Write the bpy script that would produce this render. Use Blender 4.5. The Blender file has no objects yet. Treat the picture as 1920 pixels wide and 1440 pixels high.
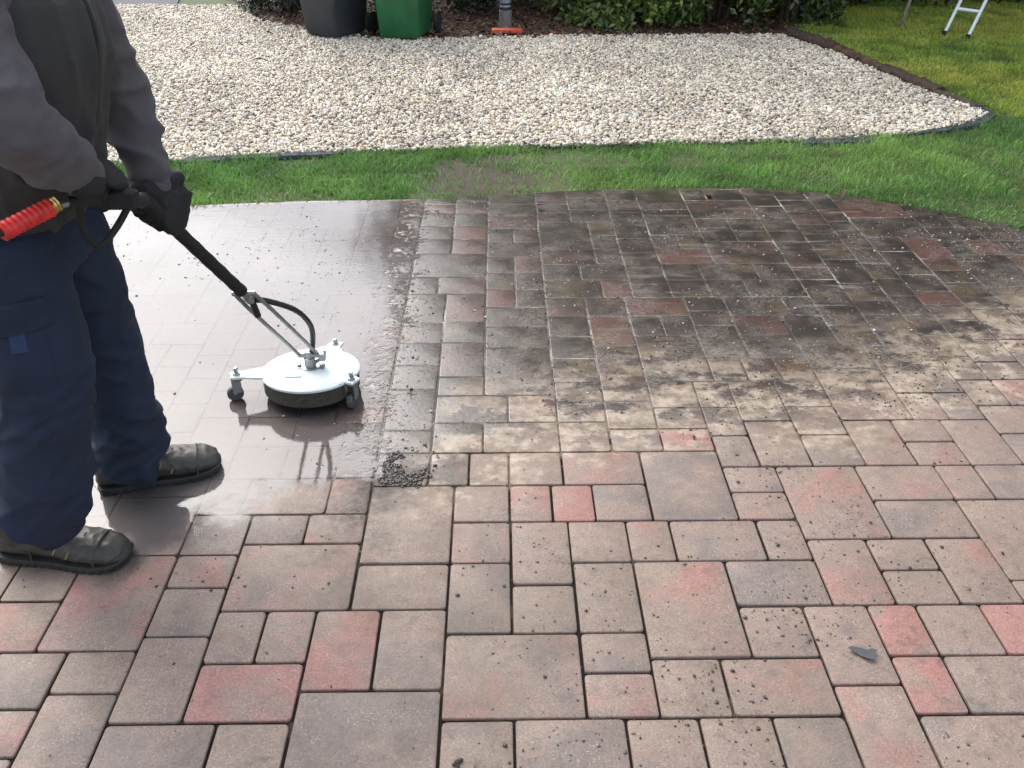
import bpy, math, random
import numpy as np
from mathutils import Vector, Matrix, noise
random.seed(7); RNG = np.random.default_rng(7)
S = bpy.context.scene
COL = S.collection
R = math.radians

# ------------------------------------------------------------ camera, world, sun, exposure
H, F, PITCH, ROLL, YAW = 1.65, 1672.0, 0.56624, 0.00186, -0.01588
cp, sp = math.cos(PITCH), math.sin(PITCH)
cyw, syw = math.cos(YAW), math.sin(YAW)
def rotz(v): return Vector((v[0]*cyw - v[1]*syw, v[0]*syw + v[1]*cyw, v[2]))
r0 = rotz((1, 0, 0)); u0 = rotz((0, sp, cp)); f0 = rotz((0, cp, -sp))
cr, sr = math.cos(ROLL), math.sin(ROLL)
camr = r0*cr + u0*sr; camu = u0*cr - r0*sr
cam = bpy.data.cameras.new('camera'); camo = bpy.data.objects.new('camera', cam); COL.objects.link(camo)
cam.sensor_width = 36; cam.lens = 36*F/1920; cam.clip_end = 500; cam.clip_start = .02
M = Matrix((( camr.x, camu.x, -f0.x, 0), (camr.y, camu.y, -f0.y, 0), (camr.z, camu.z, -f0.z, H), (0, 0, 0, 1)))
camo.matrix_world = M
S.camera = camo
def ray(px, py): return camr*((px-960)/F) + camu*((720-py)/F) + f0
def G(px, py, z=0.0):                    # measured image point -> point on the level z
    d = ray(px, py); t = (z-H)/d.z; return Vector((d.x*t, d.y*t, z))
def W(px, py, Y):                        # measured image point -> point at distance Y
    d = ray(px, py); t = Y/d.y; return Vector((d.x*t, Y, H+d.z*t))

SUN_AZ, SUN_EL = -34.0, 48.0
w = bpy.data.worlds.new('World'); S.world = w; w.use_nodes = True
nt = w.node_tree; bg = nt.nodes['Background']; sk = nt.nodes.new('ShaderNodeTexSky')
sk.sky_type = 'NISHITA'; sk.sun_disc = False; sk.sun_elevation = R(SUN_EL); sk.sun_rotation = R(SUN_AZ)
sk.dust_density = 3; sk.air_density = 1.0
hs = nt.nodes.new('ShaderNodeHueSaturation'); hs.inputs['Saturation'].default_value = .46
nt.links.new(sk.outputs[0], hs.inputs['Color']); nt.links.new(hs.outputs[0], bg.inputs[0])
bg.inputs[1].default_value = .15
sl = bpy.data.lights.new('sun', 'SUN'); sl.energy = .5; sl.angle = R(60); sl.color = (1, .97, .93)
so = bpy.data.objects.new('sun', sl); COL.objects.link(so)
sd = Vector((math.sin(R(SUN_AZ))*math.cos(R(SUN_EL)), math.cos(R(SUN_AZ))*math.cos(R(SUN_EL)), math.sin(R(SUN_EL))))
so.rotation_euler = sd.to_track_quat('Z', 'Y').to_euler()
S.view_settings.view_transform = 'Standard'; S.view_settings.look = 'None'
S.view_settings.exposure = 1.45; S.view_settings.gamma = 1.0
S.cycles.max_bounces = 6; S.cycles.diffuse_bounces = 3; S.cycles.glossy_bounces = 3
S.cycles.transparent_max_bounces = 8; S.cycles.sample_clamp_indirect = 4
S.cycles.use_denoising = True

# ------------------------------------------------------------ helpers: tags, meshes
def tag(o, label=None, cat=None, group=None, kind=None):
    if label: o['label'] = label
    if cat: o['category'] = cat
    if group: o['group'] = group
    if kind: o['kind'] = kind
    return o
def empty(name, loc=(0, 0, 0), rz=0, **k):
    o = bpy.data.objects.new(name, None); o.empty_display_size = .1
    o.location = loc; o.rotation_euler = (0, 0, rz); COL.objects.link(o); return tag(o, **k)
def link(name, me, mat, parent=None, smooth=True, **k):
    o = bpy.data.objects.new(name, me); COL.objects.link(o)
    if mat: me.materials.append(mat)
    if parent:
        o.parent = parent
    if smooth and len(me.polygons): me.polygons.foreach_set('use_smooth', [True]*len(me.polygons))
    return tag(o, **k)
def raw(name, V, Fc): 
    me = bpy.data.meshes.new(name); me.from_pydata([tuple(v) for v in V], [], [tuple(f) for f in Fc]); me.update(); return me
def fastmesh(name, V, Fc):               # numpy: V (n,3), Fc (m,k) same sized faces
    me = bpy.data.meshes.new(name); V = np.asarray(V, np.float32); Fc = np.asarray(Fc, np.int32)
    me.vertices.add(len(V)); me.vertices.foreach_set('co', V.ravel())
    m, k = Fc.shape; me.loops.add(m*k); me.loops.foreach_set('vertex_index', Fc.ravel())
    me.polygons.add(m); me.polygons.foreach_set('loop_start', np.arange(0, m*k, k, dtype=np.int32))
    me.polygons.foreach_set('loop_total', np.full(m, k, np.int32)); me.update(calc_edges=True); me.validate(); return me
def vcol(me, name, data):                # per vertex colour attribute
    a = me.color_attributes.new(name, 'FLOAT_COLOR', 'POINT'); d = np.ones((len(me.vertices), 4), np.float32)
    d[:, :data.shape[1]] = data; a.data.foreach_set('color', d.ravel())

class MB:
    """collects solids into one mesh"""
    def __init__(s): s.v = []; s.f = []
    def add(s, V, Fc):
        n = len(s.v); s.v += [Vector(v) for v in V]; s.f += [tuple(i+n for i in f) for f in Fc]; return s
    def box(s, c, sz, rot=None, ch=.0):
        c = Vector(c); x, y, z = [a/2 for a in sz]; rot = rot or Matrix.Identity(3)
        if ch <= 0:
            V = [Vector((i, j, k)) for k in (-z, z) for j in (-y, y) for i in (-x, x)]
            s.add([c + rot @ v for v in V], [(0, 2, 3, 1), (4, 5, 7, 6), (0, 1, 5, 4), (2, 6, 7, 3), (0, 4, 6, 2), (1, 3, 7, 5)])
        else:
            rings = []
            for zz, ins in ((-z, ch), (-z+ch, 0), (z-ch, 0), (z, ch)):
                X, Y = x-ins, y-ins; q = ch
                rings.append([Vector(p) for p in ((-X+q, -Y, zz), (X-q, -Y, zz), (X, -Y+q, zz), (X, Y-q, zz), (X-q, Y, zz), (-X+q, Y, zz), (-X, Y-q, zz), (-X, -Y+q, zz))])
            V = [c + rot @ v for r in rings for v in r]; Fc = []
            for a in range(3):
                for i in range(8): j = (i+1) % 8; Fc.append((a*8+i, a*8+j, a*8+8+j, a*8+8+i))
            Fc.append(tuple(range(7, -1, -1))); Fc.append(tuple(range(24, 32)))
            s.add(V, Fc)
        return s
    def tube(s, pts, rad, n=12, side=None, flat=1.0, cap=True, round_end=False):
        pts = [Vector(p) for p in pts]; m = len(pts)
        rad = list(rad) if hasattr(rad, '__len__') else [rad]*m
        flat = list(flat) if hasattr(flat, '__len__') else [flat]*m
        T = []
        for i in range(m):
            a = pts[max(i-1, 0)]; b = pts[min(i+1, m-1)]; T.append((b-a).normalized())
        if round_end:
            P2 = []; R2 = []; F2 = []; T2 = []
            for k in (0, 1, 2):
                a = R(90)*(k/3); P2.append(pts[0]-T[0]*rad[0]*math.cos(a)); R2.append(max(rad[0]*math.sin(a), 1e-4)); F2.append(flat[0]); T2.append(T[0])
            P2 += pts; R2 += rad; F2 += flat; T2 += T
            for k in (2, 1, 0):
                a = R(90)*(k/3); P2.append(pts[-1]+T[-1]*rad[-1]*math.cos(a)); R2.append(max(rad[-1]*math.sin(a), 1e-4)); F2.append(flat[-1]); T2.append(T[-1])
            pts, rad, flat, T = P2, R2, F2, T2; m = len(pts)
        sd_ = Vector(side) if side is not None else (Vector((0, 0, 1)) if abs(T[0].z) < .9 else Vector((1, 0, 0)))
        V = []
        for i in range(m):
            x = sd_ - T[i]*sd_.dot(T[i])
            if x.length < 1e-5: x = T[i].orthogonal()
            x.normalize(); y = T[i].cross(x)
            if side is None: sd_ = x
            for k in range(n):
                a = 2*math.pi*k/n; V.append(pts[i] + x*(rad[i]*flat[i]*math.cos(a)) + y*(rad[i]*math.sin(a)))
        Fc = [(i*n+k, i*n+(k+1) % n, (i+1)*n+(k+1) % n, (i+1)*n+k) for i in range(m-1) for k in range(n)]
        if cap: Fc += [tuple(range(n-1, -1, -1)), tuple(range((m-1)*n, m*n))]
        return s.add(V, Fc)
    def lathe(s, prof, c=(0, 0, 0), n=32, rot=None, cap=True):
        c = Vector(c); rot = rot or Matrix.Identity(3); V = []
        for r, z in prof:
            for k in range(n): a = 2*math.pi*k/n; V.append(c + rot @ Vector((r*math.cos(a), r*math.sin(a), z)))
        m = len(prof); Fc = [(i*n+k, i*n+(k+1) % n, (i+1)*n+(k+1) % n, (i+1)*n+k) for i in range(m-1) for k in range(n)]
        if cap: Fc += [tuple(range(n-1, -1, -1)), tuple(range((m-1)*n, m*n))]
        return s.add(V, Fc)
    def prism(s, poly, z0, z1):
        n = len(poly); V = [(p[0], p[1], z0) for p in poly] + [(p[0], p[1], z1) for p in poly]
        return s.add(V, [tuple(range(n-1, -1, -1)), tuple(range(n, 2*n))] + [(i, (i+1) % n, n+(i+1) % n, n+i) for i in range(n)])
    def mesh(s, name='m'): return raw(name, s.v, s.f)
    def build(s, name, mat, parent=None, smooth=True, loc=None, **k):
        o = link(name, s.mesh(name), mat, parent, smooth, **k)
        if smooth:
            o.data.set_sharp_from_angle(angle=R(38))
        return o
def remesh(mb, voxel, smooth_it=4, disp=None, smooth_f=.5, post=0):
    """fuse overlapping closed solids into one continuous skin"""
    me = mb.mesh('tmp'); o = bpy.data.objects.new('tmp', me); COL.objects.link(o)
    m = o.modifiers.new('r', 'REMESH'); m.mode = 'VOXEL'; m.voxel_size = voxel
    m2 = o.modifiers.new('s', 'SMOOTH'); m2.iterations = smooth_it; m2.factor = smooth_f
    dg = bpy.context.evaluated_depsgraph_get(); dg.update()
    out = bpy.data.meshes.new_from_object(o.evaluated_get(dg)); bpy.data.objects.remove(o); bpy.data.meshes.remove(me)
    if disp:
        n = len(out.vertices); co = np.empty(n*3, np.float32); no = np.empty(n*3, np.float32)
        out.vertices.foreach_get('co', co); out.vertex_normals.foreach_get('vector', no)
        co = co.reshape(-1, 3); no = no.reshape(-1, 3)
        d = np.array([disp(Vector(c), Vector(nn)) for c, nn in zip(co.tolist(), no.tolist())], np.float32)
        co = co + no*d[:, None]; E_ = np.empty(len(out.edges)*2, np.int32); out.edges.foreach_get('vertices', E_); E_ = E_.reshape(-1, 2)
        for _ in range(post):
            acc = np.zeros_like(co); cnt = np.zeros(n)
            for a_, b_ in ((0, 1), (1, 0)):
                for k_ in range(3): acc[:, k_] += np.bincount(E_[:, a_], co[E_[:, b_], k_], n)
                cnt += np.bincount(E_[:, a_], minlength=n)
            co = co*.45+acc/np.maximum(cnt, 1)[:, None]*.55
        out.vertices.foreach_set('co', co.astype(np.float32).ravel()); out.update()
    return out
def catmull(pts, n=6):
    pts = [Vector(p) for p in pts]; out = []
    for i in range(len(pts)-1):
        p0 = pts[max(i-1, 0)]; p1 = pts[i]; p2 = pts[i+1]; p3 = pts[min(i+2, len(pts)-1)]
        for k in range(n):
            t = k/n; out.append(.5*((2*p1)+(-p0+p2)*t+(2*p0-5*p1+4*p2-p3)*t*t+(-p0+3*p1-3*p2+p3)*t**3))
    out.append(pts[-1]); return out
def lerps(keys, n=6): # piecewise scalar interpolation matching catmull sampling
    out = []
    for i in range(len(keys)-1):
        for k in range(n): out.append(keys[i]+(keys[i+1]-keys[i])*k/n)
    return out+[keys[-1]]

# ------------------------------------------------------------ materials
class N:
    def __init__(s, name):
        s.m = bpy.data.materials.new(name); s.m.use_nodes = True; s.t = s.m.node_tree; s.b = s.t.nodes['Principled BSDF']; s.o = s.t.nodes['Material Output']
        s.co = None
    def n(s, typ, **k):
        x = s.t.nodes.new(typ)
        for a, b in k.items(): setattr(x, a, b)
        return x
    def set(s, inp, v):
        if isinstance(v, bpy.types.NodeSocket): s.t.links.new(v, inp)
        elif isinstance(v, (tuple, list)) and len(v) == 3 and inp.type == 'RGBA': inp.default_value = (*v, 1)
        else: inp.default_value = v
    def p(s, **k):
        for a, v in k.items(): s.set(s.b.inputs[a.replace('_', ' ')], v)
        return s
    def coords(s):
        if not s.co: s.co = s.n('ShaderNodeTexCoord').outputs['Object']
        return s.co
    def math(s, op, a, b=None, c=None, clamp=False):
        x = s.n('ShaderNodeMath', operation=op, use_clamp=clamp); s.set(x.inputs[0], a)
        if b is not None: s.set(x.inputs[1], b)
        if c is not None: s.set(x.inputs[2], c)
        return x.outputs[0]
    def vmath(s, op, a, b):
        x = s.n('ShaderNodeVectorMath', operation=op); s.set(x.inputs[0], a); s.set(x.inputs[1], b); return x.outputs[0]
    def noise(s, scale, detail=4, rough=.55, vec=None, out='Fac', dist=0):
        x = s.n('ShaderNodeTexNoise'); s.set(x.inputs['Vector'], vec or s.coords()); s.set(x.inputs['Scale'], scale)
        x.inputs['Detail'].default_value = detail; x.inputs['Roughness'].default_value = rough; x.inputs['Distortion'].default_value = dist
        return x.outputs[out]
    def voro(s, scale, vec=None, out='Distance', feature='F1'):
        x = s.n('ShaderNodeTexVoronoi', feature=feature); s.set(x.inputs['Vector'], vec or s.coords()); s.set(x.inputs['Scale'], scale); return x.outputs[out]
    def map(s, v, a, b, c=0.0, d=1.0, smooth=True):
        x = s.n('ShaderNodeMapRange', interpolation_type='SMOOTHSTEP' if smooth else 'LINEAR'); s.set(x.inputs[0], v)
        for i, q in enumerate((a, b, c, d)): s.set(x.inputs[i+1], q)
        return x.outputs[0]
    def mix(s, f, a, b, blend='MIX'):
        x = s.n('ShaderNodeMix', data_type='RGBA', blend_type=blend); s.set(x.inputs[0], f); s.set(x.inputs[6], a); s.set(x.inputs[7], b); return x.outputs[2]
    def fmix(s, f, a, b):
        x = s.n('ShaderNodeMix', data_type='FLOAT'); s.set(x.inputs[0], f); s.set(x.inputs[2], a); s.set(x.inputs[3], b); return x.outputs[0]
    def attr(s, name, out='Color'): return s.n('ShaderNodeAttribute', attribute_name=name).outputs[out]
    def sep(s, v): x = s.n('ShaderNodeSeparateXYZ'); s.set(x.inputs[0], v); return x.outputs
    def comb(s, a, b, c): x = s.n('ShaderNodeCombineXYZ'); s.set(x.inputs[0], a); s.set(x.inputs[1], b); s.set(x.inputs[2], c); return x.outputs[0]
    def bump(s, h, strength=.5, dist=.002, normal=None):
        x = s.n('ShaderNodeBump'); s.set(x.inputs['Height'], h); x.inputs['Strength'].default_value = strength; x.inputs['Distance'].default_value = dist
        if normal is not None: s.set(x.inputs['Normal'], normal)
        return x.outputs[0]
    def curve(s, v, pts):                 # piecewise curve through (x, y) in world metres
        xs = [p[0] for p in pts]; ys = [p[1] for p in pts]; x0, x1, y0, y1 = min(xs), max(xs), min(ys), max(ys)
        t = s.map(v, x0, x1, 0.0, 1.0, smooth=False); c = s.n('ShaderNodeFloatCurve'); s.set(c.inputs['Value'], t)
        cu = c.mapping.curves[0]
        while len(cu.points) > 2: cu.points.remove(cu.points[1])
        P = [((x-x0)/(x1-x0), (y-y0)/(y1-y0)) for x, y in pts]
        cu.points[0].location = P[0]; cu.points[1].location = P[-1]
        for q in P[1:-1]: cu.points.new(*q)
        c.mapping.update()
        return s.math('MULTIPLY_ADD', c.outputs[0], y1-y0, y0)
def simple(name, col, rough=.6, metal=0.0, var=.15, scale=30, bump=.0, bscale=200, coat=0.0, spec=.5):
    m = N(name); nz = m.noise(scale)
    c2 = tuple(x*(1-var) for x in col); c3 = tuple(min(1, x*(1+var)) for x in col)
    m.p(Base_Color=m.mix(m.map(nz, .3, .7), c2, c3), Roughness=rough, Metallic=metal, Coat_Weight=coat, Specular_IOR_Level=spec)
    if bump: m.p(Normal=m.bump(m.noise(bscale, 3), bump, .002))
    return m.m

# measured outlines on the ground ------------------------------------------------
def gxy(px, py): g = G(px, py); return (g.x, g.y)
WET = [(-3.2, 1.55)] + [gxy(*p) for p in ((-150, 1080), (200, 1075), (330, 1020), (450, 985), (570, 950), (700, 905), (840, 868), (1000, 835), (1150, 815), (1400, 800), (1600, 778), (1750, 730), (1900, 655), (2150, 560))] + [(4.5, 3.4)]
WET.sort()
GRIME = [gxy(*p) for p in ((700, 970), (800, 872), (950, 803), (1150, 762), (1400, 745), (1600, 735), (1750, 690), (1900, 630), (2150, 540))] + [(4.5, 3.6), (-3.2, 1.4)]
GRIME.sort()
def wet_masks(m):
    """W: standing wet film, Gm: unwashed black grime, Sd: washed out sand"""
    X, Y, Z = m.sep(m.coords())
    nlow = m.noise(2.3, 4, .6); nmid = m.noise(9, 5, .65); nhi = m.noise(38, 5, .7)
    off = m.math('MULTIPLY_ADD', m.math('SUBTRACT', nlow, .5), .45, m.math('MULTIPLY', m.math('SUBTRACT', nmid, .5), .34))
    dW = m.math('ADD', m.math('SUBTRACT', Y, m.curve(X, WET)), off)
    Wm = m.map(dW, -.05, .12)
    dG = m.math('ADD', m.math('SUBTRACT', Y, m.curve(X, GRIME)), m.math('MULTIPLY_ADD', m.math('SUBTRACT', nhi, .5), .35, off))
    Ga = m.map(dG, -.22, .10)
    left = m.math('ADD', m.math('ADD', X, .47), m.math('MULTIPLY_ADD', m.math('SUBTRACT', nhi, .5), .3, m.math('MULTIPLY', off, .5)))
    Gl = m.map(left, -.1, .12)
    Gm = m.math('MULTIPLY', Ga, Gl)
    # sand deposits: patchy band at the edge of the grime, dying out both ways
    band = m.math('MULTIPLY', m.map(dG, -.42, -.14), m.map(dG, .5, -.05))
    lf = m.map(X, -.42, -.1)
    st = m.vmath('MULTIPLY', m.coords(), (1.0, 1.5, 1.0))
    pat = m.map(m.noise(5.5, 7, .72, vec=st), .44, .53)
    Sd = m.math('MULTIPLY', m.math('MULTIPLY', band, lf), pat)
    # standing water on the washed side
    pd = m.math('ADD', m.math('SUBTRACT', -.36, X), m.math('MULTIPLY_ADD', m.math('SUBTRACT', nmid, .5), .5, m.math('MULTIPLY', m.math('SUBTRACT', nhi, .5), .65)))
    Pm = m.math('MULTIPLY', m.map(m.math('ADD', dW, m.math('MULTIPLY', m.math('SUBTRACT', nhi, .5), .10)), -.01, .13), m.map(pd, 0.0, .10))
    # flecks of scum and silt, crossing blocks and joints alike
    st = m.vmath('MULTIPLY', m.coords(), (1.0, 1.35, 1.0))
    curl = m.math('ABSOLUTE', m.math('SUBTRACT', m.noise(34, 5, .7, vec=st, dist=1.2), .5))
    Fk = m.math('MULTIPLY', m.map(curl, .045, .010), m.map(m.noise(4.5, 5, .65), .42, .62))
    sk_ = m.math('MULTIPLY', m.map(m.noise(1.0, 4, .6, vec=m.vmath('MULTIPLY', m.coords(), (2.6, 19.0, 1.0)), dist=.3), .60, .68), m.math('MULTIPLY', m.map(X, .0, .9), m.map(dG, .1, .35)))
    Fk = m.math('MAXIMUM', Fk, m.math('MULTIPLY', sk_, .9))
    m.Pm = Pm; m.Fk = Fk
    return Wm, Gm, Sd, nlow, nmid, nhi, dG
def paver_material():
    m = N('tumbled_block_paving'); a = m.sep(m.attr('tint')); seed, pink, grey = a[0], a[1], a[2]
    Wm, Gm, Sd, nlow, nmid, nhi, dG = wet_masks(m)
    offv = m.comb(m.math('MULTIPLY', seed, 37.0), m.math('MULTIPLY', seed, 91.0), 0.0)
    pc = m.vmath('ADD', m.coords(), offv)
    n1 = m.noise(5.5, 3, .5, vec=pc, dist=.4); n2 = m.noise(6.5, 3, .55, vec=m.vmath('ADD', pc, (5.3, 1.7, 0.0))); n3 = m.noise(90, 4, .7)
    n4 = m.noise(30, 4, .7)
    pk = m.math('MULTIPLY', m.map(m.math('ADD', m.math('MULTIPLY_ADD', n4, .22, n1), m.math('MULTIPLY_ADD', pink, .50, -.36)), .50, .74), m.map(pink, .2, 1.0, .55, 1.0))
    gk = m.map(m.math('ADD', m.math('MULTIPLY_ADD', n4, .15, n2), m.math('MULTIPLY_ADD', grey, .42, -.30)), .46, .66)
    base = m.mix(m.noise(3, 2, vec=pc), (.205, .150, .119), (.252, .190, .153))
    base = m.mix(pk, base, m.mix(m.noise(4, 2, vec=pc), (.285, .138, .108), (.275, .142, .128)))
    base = m.mix(m.math('MULTIPLY', gk, .75), base, (.150, .124, .111))
    # aggregate in the worn face
    vv = m.n('ShaderNodeVectorMath', operation='SCALE'); m.set(vv.inputs[0], base); m.set(vv.inputs['Scale'], m.math('MULTIPLY', m.map(m.noise(170, 3, .75), .30, .70, .70, 1.30, smooth=False), m.map(n4, .3, .7, .86, 1.14, smooth=False))); base = vv.outputs[0]
    agg = m.math('MULTIPLY', m.map(m.voro(150, out='Distance'), .30, .16), m.map(m.noise(18, 3), .42, .62))
    base = m.mix(m.math('MULTIPLY', agg, .6), base, (.42, .36, .31))
    dk = m.map(m.noise(210, 3, .7), .62, .70); base = m.mix(m.math('MULTIPLY', dk, .55), base, (.05, .042, .038))
    pit = m.math('MULTIPLY', m.map(m.voro(46, out='Distance'), .13, .07), m.map(m.noise(7, 3), .5, .62)); base = m.mix(m.math('MULTIPLY', pit, .6), base, (.06, .048, .042))
    ol = m.math('MULTIPLY', m.map(m.noise(1.5, 5, .65, vec=m.vmath('ADD', m.coords(), (3.1, 8.2, 0.0))), .46, .64), m.map(m.sep(m.coords())[0], .3, -.6, .35, 1.0)); base = m.mix(m.math('MULTIPLY', ol, .75), base, m.mix(n4, (.085, .068, .045), (.14, .105, .075)))
    ed = m.math('MULTIPLY', m.map(m.noise(24, 5, .75), .50, .66), m.map(m.noise(3.3, 4, .6), .45, .60)); base = m.mix(m.math('MULTIPLY', ed, .5), base, (.075, .062, .054))
    # grime: fine curly light and dark flecks over near black film
    gcol = m.mix(m.map(nmid, .36, .62), (.012, .0095, .007), (.038, .028, .022))
    gcol = m.mix(m.math('MULTIPLY', pk, .65), gcol, (.105, .048, .036)); gcol = m.mix(m.math('MULTIPLY', m.map(m.noise(4.0, 2, vec=m.vmath('ADD', pc, (1.3, 7.7, 0.0))), .56, .66), .6), gcol, (.085, .058, .026))
    st = m.vmath('MULTIPLY', m.coords(), (1.0, 1.7, 1.0))
    gcol = m.mix(m.math('MULTIPLY', m.Fk, .7), gcol, m.mix(n3, (.13, .108, .09), (.27, .24, .21)))
    base = m.mix(m.math('MULTIPLY', Gm, .93), base, gcol)
    sandc = m.mix(m.map(m.noise(16, 5, .7), .35, .65), (.18, .135, .095), (.42, .345, .265)); base = m.mix(m.math('MULTIPLY', Sd, .85), base, sandc)
    # milky silt in the water on the washed side
    X = m.sep(m.coords())[0]; clean = m.math('SUBTRACT', 1.0, m.map(X, -.65, -.35))
    silt = m.math('MULTIPLY', m.math('MULTIPLY', clean, Wm), m.map(nlow, .30, .60, .45, .85))
    base = m.mix(silt, base, (.22, .17, .145))
    rough = m.fmix(Wm, .62, .45)
    mask = m.math('MULTIPLY', m.math('MULTIPLY', Wm, m.fmix(m.math('MAXIMUM', Sd, m.Fk), 1.0, .45)), m.fmix(m.Pm, 1.0, .0))
    film = m.math('MAXIMUM', mask, m.map(m.noise(2.0, 4), .30, .75, .05, .22))
    height = m.math('MULTIPLY_ADD', n3, .6, m.math('MULTIPLY', m.noise(420, 2), .5))
    nb = m.bump(height, .45, .0018)
    # ripples on the film; calmer on the washed side
    rip = m.noise(11, 3, .55, vec=m.vmath('MULTIPLY', m.coords(), (1.0, 1.5, 1.0))); fine = m.noise(60, 4, .7, vec=st)
    ham = m.math('MULTIPLY_ADD', m.math('MULTIPLY', m.math('MULTIPLY_ADD', Gm, 2.0, .08), fine), 1.0, m.math('MULTIPLY', rip, .6))
    cn = m.bump(ham, .22, .004)
    m.p(Base_Color=base, Roughness=rough, Specular_IOR_Level=.35, Normal=nb, Coat_Weight=film, Coat_Roughness=m.fmix(Wm, .40, .045), Coat_IOR=1.42)
    m.set(m.b.inputs['Coat Normal'], cn)
    return m.m
def joint_material():
    m = N('joint_sand'); Wm, Gm, Sd, nlow, nmid, nhi, dG = wet_masks(m)
    c = m.mix(nhi, (.008, .006, .005), (.022, .017, .013)); c = m.mix(m.math('MULTIPLY', m.map(m.noise(5, 5, .7), .52, .62), .8), c, (.075, .058, .042))
    lit = m.math('MULTIPLY', m.math('MULTIPLY', m.map(dG, -.1, .25), m.map(m.sep(m.coords())[0], -.7, -.3, .55, 1.0)), m.map(m.noise(4, 4), .32, .5, .35, 1.0))
    c = m.mix(lit, c, m.mix(m.map(m.noise(2.6, 5, .65, vec=m.vmath('MULTIPLY', m.coords(), (1.0, 2.8, 1.0))), .44, .62), (.13, .108, .085), (.42, .38, .33)))
    c = m.mix(m.math('MULTIPLY', Sd, .85), c, (.27, .215, .165))
    cover = m.math('MULTIPLY', Gm, m.map(m.noise(3.2, 6, .7, vec=m.vmath('ADD', m.coords(), (7.0, 3.0, 0.0))), .36, .52))
    c = m.mix(m.math('MULTIPLY', cover, .85), c, (.04, .034, .03)); c = m.mix(m.math('MULTIPLY', m.math('MULTIPLY', m.Fk, Gm), .8), c, (.27, .25, .23))
    m.p(Base_Color=c, Roughness=.85, Specular_IOR_Level=.15, Coat_Weight=m.math('MULTIPLY', Wm, .6), Coat_Roughness=.2, Normal=m.bump(nhi, .5, .003)); return m.m
def water_material():
    m = N('silty_water'); wet_masks(m); P = m.Pm
    h = m.math('MULTIPLY_ADD', m.noise(9, 3, .5), 1.0, m.math('MULTIPLY', m.noise(45, 4, .6, vec=m.vmath('MULTIPLY', m.coords(), (.45, 1.6, 1.0))), .45)); nrm = m.bump(h, .13, .004)
    fr = m.n('ShaderNodeFresnel'); fr.inputs['IOR'].default_value = 1.58; m.set(fr.inputs['Normal'], nrm)
    gl = m.n('ShaderNodeBsdfGlossy'); gl.inputs['Roughness'].default_value = .03; m.set(gl.inputs['Normal'], nrm)
    tr = m.n('ShaderNodeBsdfTransparent'); df = m.n('ShaderNodeBsdfDiffuse'); df.inputs[0].default_value = (.25, .23, .225, 1)
    a = m.n('ShaderNodeMixShader'); m.set(a.inputs[0], m.map(m.noise(1.9, 5, .6), .30, .68, .10, .42)); m.t.links.new(tr.outputs[0], a.inputs[1]); m.t.links.new(df.outputs[0], a.inputs[2])
    b = m.n('ShaderNodeMixShader'); m.set(b.inputs[0], fr.outputs[0]); m.t.links.new(a.outputs[0], b.inputs[1]); m.t.links.new(gl.outputs[0], b.inputs[2])
    c = m.n('ShaderNodeMixShader'); m.set(c.inputs[0], P); m.t.links.new(tr.outputs[0], c.inputs[1]); m.t.links.new(b.outputs[0], c.inputs[2])
    m.t.links.new(c.outputs[0], m.o.inputs[0]); return m.m
def lawn_material():
    m = N('lawn_soil'); n1 = m.noise(1.7, 5, .6); n2 = m.noise(40, 4, .7); X, Y, Z = m.sep(m.coords())
    c = m.mix(n2, (.035, .050, .015), (.085, .12, .035)); c = m.mix(m.math('MULTIPLY', m.map(n1, .45, .65), .55), c, (.065, .07, .02))
    dx = m.math('DIVIDE', m.math('ADD', X, .08), .30); dy = m.math('DIVIDE', m.math('SUBTRACT', Y, 4.62), .45)
    d = m.math('ADD', m.math('ADD', m.math('MULTIPLY', dx, dx), m.math('MULTIPLY', dy, dy)), m.math('MULTIPLY', m.math('SUBTRACT', m.noise(6, 4), .5), 3.2))
    mud = m.map(d, 1.25, .75); c = m.mix(mud, c, m.mix(n2, (.035, .027, .015), (.080, .064, .040)))
    m.p(Base_Color=c, Roughness=.85, Normal=m.bump(n2, .7, .01)); return m.m
def attr_material(name, rough=.6, gain=1.0, trans=0.0, coat=0.0, noise_amt=.25, nscale=80):
    m = N(name); c = m.attr('tint'); nz = m.noise(nscale, 3)
    k = m.map(nz, .3, .7, 1-noise_amt, 1+noise_amt, smooth=False)
    x = m.n('ShaderNodeVectorMath', operation='SCALE'); m.set(x.inputs[0], c); m.set(x.inputs['Scale'], k)
    m.p(Base_Color=x.outputs[0], Roughness=rough, Coat_Weight=coat, Coat_Roughness=.2)
    if trans:
        tr = m.n('ShaderNodeBsdfTranslucent'); m.set(tr.inputs[0], x.outputs[0]); ad = m.n('ShaderNodeMixShader'); ad.inputs[0].default_value = trans
        m.t.links.new(m.b.outputs[0], ad.inputs[1]); m.t.links.new(tr.outputs[0], ad.inputs[2]); m.t.links.new(ad.outputs[0], m.o.inputs[0])
    return m.m
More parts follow.
